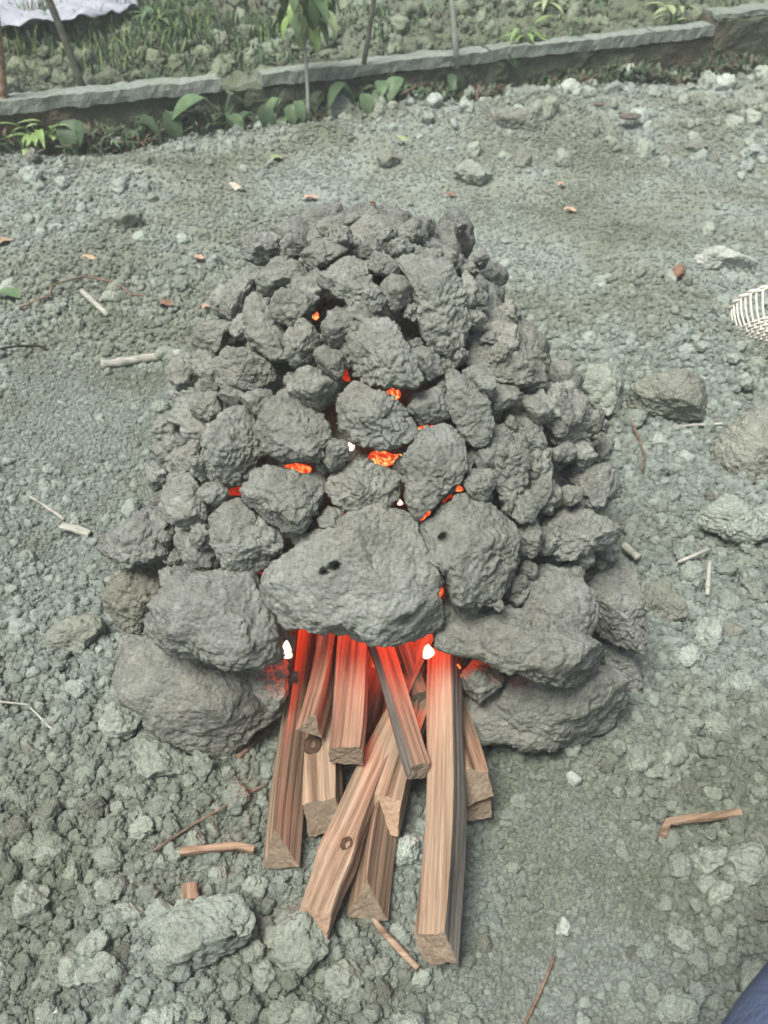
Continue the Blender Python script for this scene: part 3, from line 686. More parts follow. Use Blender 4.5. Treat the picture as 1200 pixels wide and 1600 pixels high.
ground_tube('twig', 'straight brown twig at the bottom edge right of the firewood', 'twig', [(820,1603),(845,1545),(866,1494)], 5, M['twig'], lift=.008)
ground_tube('twig', 'curved dry root at the left edge beside the base of the kiln', 'twig', [(0,1096),(45,1102),(72,1130),(108,1160)], 3.5, M['bamboo'], lift=.008)
ground_tube('twig', 'bent grey twig arching above the green weed patch', 'twig', [(30,480),(78,462),(82,445),(130,432),(180,440),(205,460),(232,463)], 3.2, M['twig'], lift=.01)
ground_tube('twig', 'thin black twig lying at the left edge below the green leaf', 'twig', [(0,545),(30,540),(60,541),(80,548)], 4, M['char'], lift=.008)
ground_tube('twig', 'red brown root hanging down beside the large oval stone', 'twig', [(985,655),(1000,690),(1008,712),(1003,735)], 3.5, M['twig'], lift=.01)
ground_tube('twig', 'straw coloured stalk in front of the large oval stone', 'twig', [(1045,668),(1090,664),(1130,662)], 4.5, M['bamboo'], lift=.01)
ground_tube('twig', 'grey forked twig in the rubble right of the kiln', 'twig', [(1060,877),(1085,868),(1108,858)], 6, M['bamboo'], lift=.012)
ground_tube('twig', 'thin brown stalk lying on the path at left', 'twig', [(45,775),(70,790),(100,812)], 5, M['bamboo'], lift=.008)
def splinter(label, pts, wpx, th, m='wood', seed=0, lift=.01):
    P = []; ts = []
    for a, b in pts: p, t = gz(a, b, lift); P.append(p); ts.append(t)
    P = np.array(P); hw = wpx * np.mean(ts) / F / 2; out = []
    for i in range(len(P) - 1):
        for j in range(8): out.append(P[i] + (P[i + 1] - P[i]) * j / 8)
    out.append(P[-1]); out = np.array(out); c = out.mean(0); out = out - c; V = []; Fc = []; n = 12
    for i, p in enumerate(out):
        t = out[min(i + 1, len(out) - 1)] - out[max(i - 1, 0)]; t /= np.linalg.norm(t); a = np.cross([0, 0, 1.0], t); a /= np.linalg.norm(a); b = np.cross(t, a)
        k = 1 - .5 * abs(i / (len(out) - 1) - .5) * vn(np.array([[seed, i * .3, 0]]), seed)[0]
        for j in range(n):
            g = 2 * math.pi * j / n; cx_ = math.copysign(abs(math.cos(g)) ** .5, math.cos(g)); sx_ = math.copysign(abs(math.sin(g)) ** .5, math.sin(g))
            V.append(p + a * hw * k * cx_ * (1 + .12 * vn(np.array([[i * .5, j * 1.7, seed]]), seed)[0]) + b * th * sx_)
    for i in range(len(out) - 1):
        for k in range(n): q = i * n + k; r = i * n + (k + 1) % n; Fc.append((q, r, r + n, q + n))
    Fc.append(tuple(range(n))[::-1]); Fc.append(tuple((len(out) - 1) * n + k for k in range(n)))
    ang = math.atan2(P[-1][1] - P[0][1], P[-1][0] - P[0][0]); Rz = Matrix.Rotation(-ang, 3, 'Z'); V = [Rz @ Vector(v) for v in V]
    o = obj('wood_splinter', mesh_np('wood_splinter', V, Fc, M[m], False), None, c, (0, 0, ang)); return tag(o, label, 'splinter')
splinter('reddish wood splinter lying left of the firewood ends', [(281,1331),(330,1326),(370,1322),(397,1328)], 11, .004, 'wood', 1, .014)
splinter('bent wood splinter with a frayed end at the right', [(1034,1306),(1044,1284),(1075,1280),(1158,1270)], 13, .0035, 'wood', 2, .014)
splinter('small square wood chip standing beside the big flat clod', [(297,1408),(297,1382)], 26, .004, 'wood', 3, .018)
splinter('pale dry bark flake on the path left of the kiln', [(95,822),(118,826),(140,834)], 14, .003, 'bamboo', 5, .012)
splinter('flat pale wood shaving near the lower left edge', [(58,1590),(90,1578)], 9, .002, 'bamboo', 6, .012)

# ------------------------------------------------------------------ traced clods lying on the ground
def Gp(ox, oy, s, *p): return [(ox + x / s, oy + y / s) for x, y in p]
def ground_rock(label, poly, m='bigclod', dr=.8, seed=0, pits=(), zc=None, name='clay_clod', cat='clod', group='large loose clods around the kiln'):
    g = np.array(poly); c = g.mean(0); P, t = on_plane(*c); h = H1(P[0], P[1]); hp = np.ptp(g, axis=0)[1] * t / F / 2
    zc = h + hp * .5 if zc is None else zc
    P, t = on_plane(c[0], c[1], zc); ext = np.ptp(g, axis=0).max()
    Wd, T, size, dep = rock_outline(g, t, dr, seed, 6 if ext > 110 else 5 if ext > 40 else 4, pits, c)
    o = obj(name, mesh_np(name, Wd, T, M[m]), None, P); return tag(o, label, cat, group)
g3 = lambda *p: Gp(0, 1200, 2.857, *p); g4 = lambda *p: Gp(780, 1150, 2.857, *p); g5 = lambda *p: Gp(850, 700, 3.4286, *p); g6 = lambda *p: Gp(0, 780, 3, *p); g7 = lambda *p: Gp(380, 1200, 2.857, *p)
ground_rock('largest loose clod, broad and flat with round worm holes, at lower left', g3((600,890),(700,790),(710,680),(800,630),(950,565),(1060,580),(1150,690),(1140,750),(1050,830),(930,880),(850,950),(740,1000),(680,980),(610,920)), 'bigclod', .6, 701, ((366, 1459, 4.5, .014), (297, 1498, 5, .008), (353, 1420, 3, .006)))
ground_rock('upright smooth clod near the left edge above the rubble', g3((35,690),(80,500),(140,480),(200,490),(215,590),(200,680),(120,730),(60,720)), 'bigclod', .8, 702)
ground_rock('half buried rounded clod below the long diagonal stick', g7((130,780),(170,680),(250,650),(330,700),(390,820),(370,900),(270,950),(190,910),(140,840)), 'bigclod', .8, 703)
ground_rock('lumpy clod under the worm holed flat clod at the bottom edge', g3((400,820),(480,840),(560,920),(520,1000),(420,1010),(350,960)), 'bigclod', .8, 704)
ground_rock('large smooth wedge shaped clod against the left base of the kiln', Dd((150,660),(190,595),(300,620),(400,690),(370,750),(290,790),(200,770)), 'bigclod', .85, 705)
ground_rock('round pitted clod left of the wedge shaped one at the kiln base', Dd((60,540),(90,480),(160,470),(215,530),(190,620),(130,650),(80,620)), 'bigclod', .9, 706)
ground_rock('small sharp pale clod right of the wedge shaped one', Dd((405,690),(460,665),(495,710),(460,770),(420,760)), 'bigclod', .8, 707)
ground_rock('low brownish clod half sunk left of the kiln base', g6((160,600),(300,570),(400,530),(470,560),(485,660),(400,720),(270,730),(180,690)), 'olive', .8, 708)
ground_rock('large smooth oval stone behind the right side of the kiln', E((670,620),(760,565),(880,545),(980,570),(1040,640),(990,730),(850,755),(740,750),(670,690)), 'olive', .75, 709, name='oval_stone', cat='stone')
ground_rock('angular clod between the kiln and the large oval stone', E((480,600),(560,520),(640,520),(680,580),(645,700),(570,730),(530,670)), 'bigclod', .9, 710)
ground_rock('big clod cut off by the right edge of the picture', E((970,900),(1010,830),(1080,740),(1200,680),(1330,740),(1350,880),(1250,980),(1100,1010),(1000,980)), 'olive', .8, 711)
ground_rock('flat white stone above the white basket', E((892,130),(960,85),(1050,88),(1165,130),(1165,172),(1050,178),(960,165)), 'pale', .9, 712, name='white_stone', cat='stone')
ground_rock('reddish brown clod left of the flat white stone', E((840,160),(870,140),(895,180),(880,212),(848,205)), 'red', .9, 713)
ground_rock('dark brownish clod beside the lower right flank of the kiln', g5((515,880),(560,740),(640,700),(710,760),(760,870),(740,920),(620,960),(540,920)), 'olive', .85, 714)
ground_rock('ridge topped clod at the right edge above the straws', g5((820,370),(1000,240),(1100,280),(1200,360),(1230,450),(1100,520),(960,480),(860,430)), 'bigclod', .6, 715)
ground_rock('rough pale clod on the lit edge of the sandy patch', g4((745,880),(770,840),(850,870),(905,940),(870,980),(800,1000),(755,940)), 'bigclod', .8, 716)
ground_rock('single small pale clod alone on the smooth sandy patch', g4((248,880),(285,805),(322,840),(325,880),(260,900)), 'pale', .9, 717)
ground_rock('pale clod lying right below the right base clod of the kiln', g4((550,120),(610,40),(690,70),(710,120),(640,160),(560,160)), 'bigclod', .8, 718)
ground_rock('small light clod with a dark pit right of the kiln base', g4((712,100),(750,60),(805,100),(780,135),(725,140)), 'bigclod', .8, 719)
ground_rock('small rounded pale clod below the right base clod', g4((298,180),(320,152),(375,190),(365,225),(310,220)), 'pale', .9, 720)
ground_rock('brittle clod with a ragged top under the bent splinter', g4((830,560),(890,510),(1020,490),(1010,560),(960,620),(880,610)), 'bigclod', .8, 721)
ground_rock('clump of clods at the right edge under the bent splinter', g4((1010,560),(1080,500),(1200,480),(1230,620),(1150,690),(1030,660)), 'bigclod', .8, 722)
ground_rock('upright crumb clod above the pale clod on the sandy edge', g4((880,660),(930,605),(985,660),(970,700),(900,705)), 'bigclod', .9, 723)
ground_rock('dark mound like clod near the kerb wall at right', [(752,205),(755,178),(790,165),(830,170),(865,195),(868,212),(820,215)], 'olive', .8, 724, (), .035)
ground_rock('round dark clod standing alone behind the kiln', [(588,248),(595,235),(615,232),(626,245),(622,260),(600,263)], 'olive', .95, 725)
ground_rock('low clod behind the right shoulder of the kiln', [(705,265),(730,245),(765,258),(770,285),(735,292)], 'bigclod', .7, 726)
ground_rock('dark clod on the right slope below the kerb wall', [(1070,225),(1090,210),(1108,225),(1105,237),(1080,237)], 'olive', .9, 727)
ground_rock('brown clod at the right edge of the picture far back', [(1165,160),(1180,145),(1210,138),(1215,160),(1180,165)], 'olive', .9, 728)
ground_rock('pair of crumbly clods fused together left of the wood chip', g3((500,620),(560,605),(640,640),(640,700),(560,720),(500,690)), 'bigclod', .8, 729)
ground_rock('knobbly clod between the wood chip and the firewood', g3((1060,520),(1130,480),(1200,500),(1190,580),(1110,590)), 'bigclod', .8, 730)
ground_rock('lumpy clod at the bottom edge left of the half buried one', g7((40,900),(100,860),(160,920),(140,990),(60,1000)), 'bigclod', .8, 731)
ground_rock('bottom edge clod with a knobbly crown right of the half buried one', g7((362,910),(430,865),(510,880),(545,940),(530,1010),(400,1015),(370,960)), 'bigclod', .8, 732)
ground_rock('small round clod just right of the knobbly crowned one', g7((553,900),(590,855),(640,865),(655,910),(620,945),(570,940)), 'bigclod', .9, 733)
ground_rock('small dark clod directly under the triangular stick end', g7((400,700),(450,665),(500,690),(490,740),(420,745)), 'bigclod', .9, 734)
ground_rock('flat pale clod half sunk in the rubble at left', g3((145,390),(180,350),(270,360),(290,400),(220,430),(160,420)), 'bigclod', .6, 735)
ground_rock('dull clod behind the left edge near the brown leaf', [(150,345),(165,325),(205,322),(215,345),(185,358)], 'bigclod', .7, 736)
ground_rock('large weathered clod right of the kiln base', g5((900,960),(980,930),(1090,950),(1060,1040),(940,1040)), 'olive', .7, 737)
for k, (px, py, sz) in enumerate([(1160,500,24),(1125,492,30),(1100,540,26),(1150,560,28),(1170,600,26),(1080,500,20),(1040,470,18)]):
    a = [(px + sz * .5 * math.cos(q) * random.uniform(.8, 1.3), py + sz * .4 * math.sin(q) * random.uniform(.8, 1.2)) for q in np.linspace(0, 5.5, 7)]
    ground_rock(['clod directly below the rim of the white basket', 'clod left of and below the white basket', 'clod on the slope halfway between basket and oval stone', 'clod lower right under the white basket', 'clod between the basket and the big clod at the right edge', 'leftmost but one clod below the white basket', 'leftmost clod on the slope left of the white basket'][k], a, 'bigclod', .9, 760 + k, group='small clods under the white basket')

# ------------------------------------------------------------------ countable small clods, in groups by place
GP = [rock_proto(400 + k, 4, .05, (1, random.uniform(.7, 1), random.uniform(.55, .85)), 1.8) for k in range(10)]
GM = [mesh_np('soil_lump', P, T, M['clod']) for P, T in GP]
GMo = [mesh_np('soil_lump', P, T, M['olive']) for P, T in GP[:4]]
ZN = [((0, 1250, 400, 1600), 70, (.010, .022), 'small grey soil lump in the loose rubble left of the firewood', 'small lumps left of the firewood'),
      ((400, 1430, 760, 1600), 28, (.009, .018), 'small grey soil lump below the ends of the firewood', 'small lumps below the firewood'),
      ((950, 1180, 1200, 1560), 45, (.009, .02), 'small pale soil lump at lower right beside the sandy patch', 'small lumps beside the sandy patch'),
      ((0, 950, 190, 1250), 34, (.009, .018), 'small grey soil lump beside the left base of the kiln', 'small lumps beside the left base'),
      ((1010, 620, 1200, 1180), 36, (.012, .034), 'small grey soil lump on the rough ground right of the kiln', 'small lumps right of the kiln'),
      ((880, 430, 1200, 620), 26, (.010, .026), 'x', 'small lumps behind the right flank of the kiln'),
      ((0, 220, 420, 380), 16, (.018, .038), 'rough soil lump behind the kiln at far left', 'lumps behind the kiln at left'),
      ((600, 170, 1200, 330), 26, (.018, .04), 'rough soil lump behind the kiln towards the kerb wall at right', 'lumps behind the kiln at right'),
      ((100, 30, 1100, 90), 14, (.03, .06), 'coarse soil lump on the garden bed beyond the kerb wall', 'lumps on the garden bed')]
used = [(np.array([0, 0, 0]), 0)]; LUMPS = []
for (x0, y0, x1, y1), n, (s0, s1), lab, grp in ZN:
    k = 0; tries = 0
    while k < n and tries < 3000:
        tries += 1
        px, py = random.uniform(x0, x1), random.uniform(y0, y1); P, t = on_plane(px, py)
        sd_ = (P[0] - W0[0]) * WN[0] + (P[1] - W0[1]) * WN[1]
        if ('bed' in grp) != (sd_ > .1) or (-.02 < sd_ <= .14): continue
        if Fk(np.array([P[0], P[1], .0])) < 1.12: continue
        s_ = s0 + (s1 - s0) * random.random() ** 2
        if any(np.hypot(*(P - q)[:2]) < (s_ + r) * .85 for q, r in used): continue
        if smooth_mask(np.array([P[0]]), np.array([P[1]]))[0] > .5 and random.random() < .85: continue
        used.append((P, s_)); hh = float(Hn(np.array([P[0]]), np.array([P[1]]))[0])
        o = bpy.data.objects.new('soil_lump', random.choice(GM if random.random() < .85 else GMo)); C.objects.link(o)
        o.location = (P[0], P[1], hh + s_ * .3); o.rotation_euler = [random.uniform(0, 6.28) for _ in range(3)]; o.scale = [s_ / .05] * 3
        o['_px'] = (px, py); LUMPS.append((o, px, py, s_, grp, 'olive' if o.data.name in [q.name for q in GMo] else 'grey')); k += 1

LM = [('the big holed flat clod', 300, 1470), ('the small square wood chip', 297, 1395), ('the left wood splinter', 340, 1328), ('the upright clod at the left edge', 45, 1410), ('the long thin dark twig', 300, 1290),
      ('the wedge shaped clod', 245, 1190), ('the half buried rounded clod', 470, 1475), ('the thin pale stick', 620, 1475), ('the end of the longest stick', 680, 1530), ('the lower left corner', 0, 1600),
      ('the bent wood splinter', 1095, 1280), ('the lone pale clod on the sand', 880, 1448), ('the rough pale clod', 1065, 1470), ('the knee in jeans', 1150, 1560), ('the clump of clods at right', 1160, 1360),
      ('the curved dry root', 60, 1125), ('the brownish half sunk clod', 110, 1000), ('the round pitted clod', 180, 1130), ('the large oval stone', 1055, 622), ('the big clod at the right edge', 1165, 710),
      ('the short straight straw', 1107, 905), ('the grey forked twig', 1085, 868), ('the red brown root', 1005, 700), ('the large weathered clod', 1135, 990), ('the dark brownish clod', 1035, 940), ('the pale clod below the kiln flank', 1000, 1185),
      ('the brown leaf at the left edge', 8, 375), ('the cream triangular leaf', 373, 292), ('the pale green leaf', 434, 246), ('the bright green tuft', 65, 215), ('the far left plants', 255, 200), ('the tan leaf flake', 140, 401),
      ('the dark mound like clod', 810, 195), ('the larger dark shard', 985, 182), ('the tiny orange leaf', 878, 288), ('the dark clod on the right slope', 1090, 225), ('the brown clod far back', 1190, 150), ('the yellow tan leaf', 720, 380), ('the round dark clod', 606, 248),
      ('the leaning dark post', 115, 100), ('the sapling', 480, 100), ('the thin dark upright post', 572, 60), ('the pale upright post', 709, 50), ('the green seedling', 850, 25), ('the dark end block', 1130, 55)]
cnt = {}
sv_ = sorted(q[3] for q in LUMPS)
for o, px, py, s_, grp, tone in sorted(LUMPS, key=lambda q: min(math.hypot(q[1] - l[1], (q[2] - l[2]) * 1.6) for l in LM)):
    l = min(LM, key=lambda l: math.hypot(px - l[1], (py - l[2]) * 1.6)); dx, dy = px - l[1], (py - l[2]) * 1.6
    side_ = ('right of ' if dx > 0 else 'left of ') if abs(dx) > abs(dy) else ('in front of ' if dy > 0 else 'behind ')
    key = (l[0], side_); cnt[key] = cnt.get(key, 0) + 1; r = cnt[key]
    rk = ['nearest', 'second nearest', 'third nearest', 'fourth nearest', 'fifth nearest', 'sixth nearest', 'seventh nearest', 'eighth nearest', 'ninth nearest', 'tenth nearest']
    del o['_px']; tag(o, f"{tone} soil lump {rk[r - 1]} {side_}{l[0]}" if r <= 10 else f'{tone} soil lump {rk[r - 11]} of those farther {side_}{l[0]}' if r <= 20 else f"{tone} soil lump farthest off {side_}{l[0]}", 'soil lump', grp)

# ------------------------------------------------------------------ gravel: uncountable crumbs, one object, instances of the lumps above
def scatter(n, xr, yr, s0, s1, pw, keep):
    x = RS.uniform(*xr, n); y = RS.uniform(*yr, n)
    # stay inside a generous wedge around what the picture shows
    ok = np.abs(x) < .5 + .8 * y
    sd_ = (x - W0[0]) * WN[0] + (y - W0[1]) * WN[1]; ok &= (np.abs(sd_ - .05) > .09)
    ok &= Fk(np.stack([x, y, x * 0], 1)) > .93
    x, y = x[ok], y[ok]; sm = smooth_mask(x, y); cl = .5 + .5 * vn(np.stack([x * 6, y * 6, x * 0], 1), 55)
    p = (1 - (.45 if s1 < .007 else .92) * sm) * (.35 + .9 * cl); k = RS.rand(len(x)) < p * keep; x, y = x[k], y[k]
    s = s0 + (s1 - s0) * RS.rand(len(x)) ** pw
    return x, y, s
SX = [scatter(260000, (-.9, .9), (.25, 1.6), .0013, .0034, 1.3, 2.5), scatter(120000, (-2.2, 2.2), (1.3, 3.4), .0025, .006, 1.5, 1.5), scatter(110000, (-.9, .9), (.25, 1.5), .0022, .0055, 1.6, 1), scatter(40000, (-1.1, 1.1), (.25, 2.0), .005, .011, 2.2, 1), scatter(60000, (-2.6, 2.6), (1.3, 4.0), .0045, .011, 2.2, .45),
      scatter(12000, (-2.8, 2.8), (.3, 5.0), .010, .026, 2.8, .6), scatter(6000, (-4, 4), (3.0, 7.0), .016, .05, 1.8, 1)]
gxv, gyv, gsv = [np.concatenate([q[i] for q in SX]) for i in range(3)]
gz_ = Hn(gxv, gyv) + gsv * .25
n = len(gxv); print('gravel', n)
gm = bpy.data.meshes.new('gravel'); gm.vertices.add(n); gm.vertices.foreach_set('co', np.stack([gxv, gyv, gz_], 1).astype(np.float32).ravel())
def att(nm, ty, data):
    a = gm.attributes.new(nm, ty, 'POINT'); a.data.foreach_set('vector' if ty == 'FLOAT_VECTOR' else 'value', data)
att('rot', 'FLOAT_VECTOR', RS.uniform(0, 6.28, n * 3).astype(np.float32)); att('size', 'FLOAT', (gsv / .05).astype(np.float32)); att('pick', 'INT', RS.randint(0, 6, n).astype(np.int32))
gravel = obj('gravel', gm); tag(gravel, 'loose crumbs of dry grey soil strewn over the ground', 'gravel', None, 'stuff')
gm.materials.append(M['clod'])
seeds = [bpy.data.objects.new('soil_lump', None)] if False else []
lump_objs = {}
for o in C.objects:
    if o.type == 'MESH' and o.name.startswith('soil_lump') and o.data.name not in lump_objs: lump_objs[o.data.name] = o
cand = [lump_objs[m_.name] for m_ in GM[6:] + GM[:2] if m_.name in lump_objs][:6]
while len(cand) < 6: cand.append(cand[0])
ng = bpy.data.node_groups.new('gravel_nodes', 'GeometryNodeTree'); ng.is_modifier = True
ng.interface.new_socket('Geometry', in_out='INPUT', socket_type='NodeSocketGeometry'); ng.interface.new_socket('Geometry', in_out='OUTPUT', socket_type='NodeSocketGeometry')
gi = ng.nodes.new('NodeGroupInput'); go = ng.nodes.new('NodeGroupOutput'); jn = ng.nodes.new('GeometryNodeJoinGeometry')
def na(nm, ty): x = ng.nodes.new('GeometryNodeInputNamedAttribute'); x.data_type = ty; x.inputs['Name'].default_value = nm; return x
ar, as_, ap = na('rot', 'FLOAT_VECTOR'), na('size', 'FLOAT'), na('pick', 'INT')
for k in range(6):
    oi = ng.nodes.new('GeometryNodeObjectInfo'); oi.inputs['Object'].default_value = cand[k]; oi.transform_space = 'ORIGINAL'
    ip = ng.nodes.new('GeometryNodeInstanceOnPoints'); cmp = ng.nodes.new('FunctionNodeCompare'); cmp.data_type = 'INT'; cmp.operation = 'EQUAL'
    ng.links.new(ap.outputs['Attribute'], cmp.inputs[2]); cmp.inputs[3].default_value = k
    ng.links.new(gi.outputs[0], ip.inputs['Points']); ng.links.new(cmp.outputs[0], ip.inputs['Selection']); ng.links.new(oi.outputs['Geometry'], ip.inputs['Instance'])
    ng.links.new(ar.outputs['Attribute'], ip.inputs['Rotation']); ng.links.new(as_.outputs['Attribute'], ip.inputs['Scale']); ng.links.new(ip.outputs[0], jn.inputs[0])
ng.links.new(jn.outputs[0], go.inputs[0])
md = gravel.modifiers.new('gravel', 'NODES'); md.node_group = ng

# ------------------------------------------------------------------ kerb wall
wl = empty('kerb_wall', (W0[0], W0[1], 0), 'low concrete kerb wall with weeds at its foot behind the kiln', 'wall')
WA = math.atan2(WD[1], WD[0]); wl.rotation_euler = (0, 0, WA)
def slab(name, x0, x1, y0, y1, z0, z1, m, seed, amp=.006, step=.014):
    nx_, ny_, nz_ = max(2, int((x1 - x0) / step)), max(2, int((y1 - y0) / step)), max(2, int((z1 - z0) / step))
    import bmesh
    bm = bmesh.new(); idx = {}
    def v(i, j, k):
        if (i, j, k) not in idx:
            idx[(i, j, k)] = bm.verts.new((x0 + (x1 - x0) * i / nx_, y0 + (y1 - y0) * j / ny_, z0 + (z1 - z0) * k / nz_))
        return idx[(i, j, k)]
    for i in range(nx_):
        for j in range(ny_):
            bm.faces.new((v(i, j, nz_), v(i + 1, j, nz_), v(i + 1, j + 1, nz_), v(i, j + 1, nz_)))
            bm.faces.new((v(i, j, 0), v(i, j + 1, 0), v(i + 1, j + 1, 0), v(i + 1, j, 0)))
        for k in range(nz_):
            bm.faces.new((v(i, 0, k), v(i + 1, 0, k), v(i + 1, 0, k + 1), v(i, 0, k + 1)))
            bm.faces.new((v(i, ny_, k), v(i, ny_, k + 1), v(i + 1, ny_, k + 1), v(i + 1, ny_, k)))
    for j in range(ny_):
        for k in range(nz_):
            bm.faces.new((v(0, j, k), v(0, j, k + 1), v(0, j + 1, k + 1), v(0, j + 1, k)))
            bm.faces.new((v(nx_, j, k), v(nx_, j + 1, k), v(nx_, j + 1, k + 1), v(nx_, j, k + 1)))
    V = np.array([q.co[:] for q in bm.verts]); Fc = [tuple(q.index for q in f.verts) for f in bm.faces] if bm.verts.index_update() is None else None
    bm.free()
    Nn = np.stack([fbm(V * 14, seed, 3), fbm(V * 14 + 5, seed + 4, 3), fbm(V * 14 + 9, seed + 8, 3)], 1); V = V + Nn * amp + .0035 * np.stack([vn(V * 55, seed + 1), vn(V * 55, seed + 2), vn(V * 55, seed + 3)], 1)
    return obj(name, mesh_np(name, V, np.array(Fc), m, False), wl)
def u_of(px, py, z=.135):
    P, _ = on_plane(px, py, z); return (P[0] - W0[0]) * WD[0] + (P[1] - W0[1]) * WD[1]
ug0, ug1, ue = u_of(355, 135), u_of(415, 125), u_of(1120, 45)
cuts = [-3.4, -2.4, -1.4, -.45, ug0]
for a, b_ in zip(cuts[:-1], cuts[1:]): slab('cap_slab', a + .003, b_ - .003, -.015, .055, .098, .135, M['concrete'], int(a * 10) + 50, .003)
um = [ug1, ug1 + .8, ug1 + 1.45, ue]
for i, (a, b_) in enumerate(zip(um[:-1], um[1:])): slab('cap_slab', a + .003, b_ - .003, -.015,   .055, .10 + .004 * i, .137 + .004 * i, M['concrete'], i + 70, .003)
slab('wall_face', -3.4, ue, -.004, .05, -.05, .097, M['wallface'], 91, .008)
slab('wall_end_block', ue + .004, ue + 2.2, -.02, .09, -.05, .16, M['wallface'], 92, .008)
slab('cap_slab', ue + .008, ue + 2.2, -.01, .09, .162, .18, M['concrete'], 93, .004)

# ------------------------------------------------------------------ plants
def leaf_verts(L, Wd, droop=.3, n=8, fold=.15, wav=0):
    V = []; Fc = []
    for i in range(n + 1):
        u = i / n; ww = Wd * math.sin(math.pi * u ** .75) ** .85 + .0004
        x = L * (u - droop * u * u * .35); z = -droop * L * u * u
        for j, s_ in enumerate((-1, -.5, 0, .5, 1)):
            V.append((x, s_ * ww / 2, z + abs(s_) * ww * fold + wav * math.sin(u * 9 + s_)))
    for i in range(n):
        for j in range(4): a = i * 5 + j; Fc.append((a, a + 1, a + 6, a + 5))
    return np.array(V), Fc
def leaf_obj(parent, L, Wd, droop, m, loc, rz, ry, rx=0, name='leaf'):
    V, Fc = leaf_verts(L, Wd, droop); o = obj(name, mesh_np(name, V, Fc, m), parent, loc); o.rotation_euler = (rx, ry, rz); return o
def bplant(label, px, py, leaves, m, z=0.0, group='broad leaved plants along the kerb wall', name='broad_leaf_plant', cat='plant'):
    P, t = on_plane(px, py, z); P[2] = H1(P[0], P[1]); e = empty(name, P, label, cat, group)
    for k, (L, Wd, rz, ry, h, dr) in enumerate(leaves):
        rz = math.radians(rz); top = np.array([math.cos(rz) * h * .5, math.sin(rz) * h * .5, h])
        pts = [top * u + np.array([0, 0, -.01]) * (1 - u) + np.array([0, 0, .015 * math.sin(math.pi * u)]) for u in np.linspace(0, 1, 6)]
        obj('stem', tube_mesh('stem', pts, .0022, M['leaf_mid'], 6), e)
        leaf_obj(e, L, Wd, dr, M[m], top, rz, math.radians(ry))
    return e
bplant('broad leaved plant with one big flat leaf under the gap in the kerb wall', 350, 205, [(.13, .09, -150, 5, .10, .3), (.09, .06, -40, 20, .05, .5), (.08, .06, 60, 0, .09, .4)], 'leaf_mid')
bplant('broad leaved plant with a drooping pointed leaf right of the wall gap', 405, 200, [(.10, .055, -60, 35, .08, .6), (.08, .05, -160, 20, .05, .4)], 'leaf_dark')
bplant('dark leaved plant at the wall foot left of the gap', 255, 210, [(.11, .06, -50, 30, .08, .5), (.09, .05, -140, 25, .06, .4), (.08, .05, 10, 10, .05, .4)], 'leaf_dark')
bplant('broad leaved plant at the wall foot beside the bright tuft', 135, 222, [(.12, .09, -100, 30, .09, .5), (.08, .05, -20, 20, .05, .4), (.09, .06, 170, 20, .06, .4)], 'leaf_dark')
bplant('plant with an arching curled leaf right of the sapling', 560, 190, [(.13, .045, 160, -35, .06, 1.2), (.10, .06, -150, 20, .09, .5), (.08, .05, -60, 30, .06, .5)], 'leaf_mid')
bplant('low light green plant at the wall foot right of the arching leaf', 635, 168, [(.10, .06, -120, 20, .10, .4), (.08, .05, -30, 20, .06, .4), (.06, .045, 90, 0, .05, .3)], 'leaf_mid')
bplant('low broad plant close to the sapling stem', 520, 180, [(.09, .06, -140, 25, .06, .5), (.10, .05, -30, 30, .07, .6)], 'leaf_dark')
for i, (px, py, m, lab, nl, L) in enumerate([(65, 232, 'leaf_bright', 'bright green leafy tuft at the far left foot of the wall', 22, .11), (95, 222, 'leaf_yellow', 'pale yellowish plant drooping beside the bright tuft', 9, .09), (812, 128, 'leaf_bright', 'bright yellow green weed in front of the middle of the wall', 14, .09),
        (885, 118, 'leaf_mid', 'small round green weed right of the bright yellow green one', 7, .06), (1042, 92, 'leaf_yellow', 'pale green weed near the dark end block of the wall', 9, .09), (850, 28, 'leaf_yellow', 'light green seedling on the garden bed beyond the wall', 12, .09),
        (600, 72, 'leaf_mid', 'small green weed on the garden bed beside the thin dark post', 8, .07), (250, 55, 'leaf_mid', 'green weed tuft on the garden bed before the pale sheet', 14, .09)]):
    lv = [(L * random.uniform(.7, 1.1), L * random.uniform(.16, .3), random.uniform(0, 360), random.uniform(-60, 10), random.uniform(.02, .08), random.uniform(.3, .9)) for _ in range(nl)]
    bplant(lab, px, py, lv, m, z=.1 if py < 80 else 0, group='leafy weeds around the kerb wall', name='weed_plant', cat='weed')
for px, py, lab in [(205, 215, 'dark leaved plant at the wall foot left of the middle one'), (310, 205, 'small dark plant just left of the big flat leaf'), (455, 190, 'small dark plant just left of the sapling stem'), (598, 168, 'dark plant between the arching leaf and the light green plant'), (700, 150, 'low dark plant at the wall foot right of the light green plant'), (770, 138, 'low dark plant left of the bright yellow green weed')]:
    bplant(lab, px, py, [(random.uniform(.05, .10), random.uniform(.03, .055), random.uniform(-180, 0), random.uniform(5, 35), random.uniform(.03, .09), random.uniform(.3, .8)) for _ in range(5)], random.choice(['leaf_dark', 'leaf_mid']))
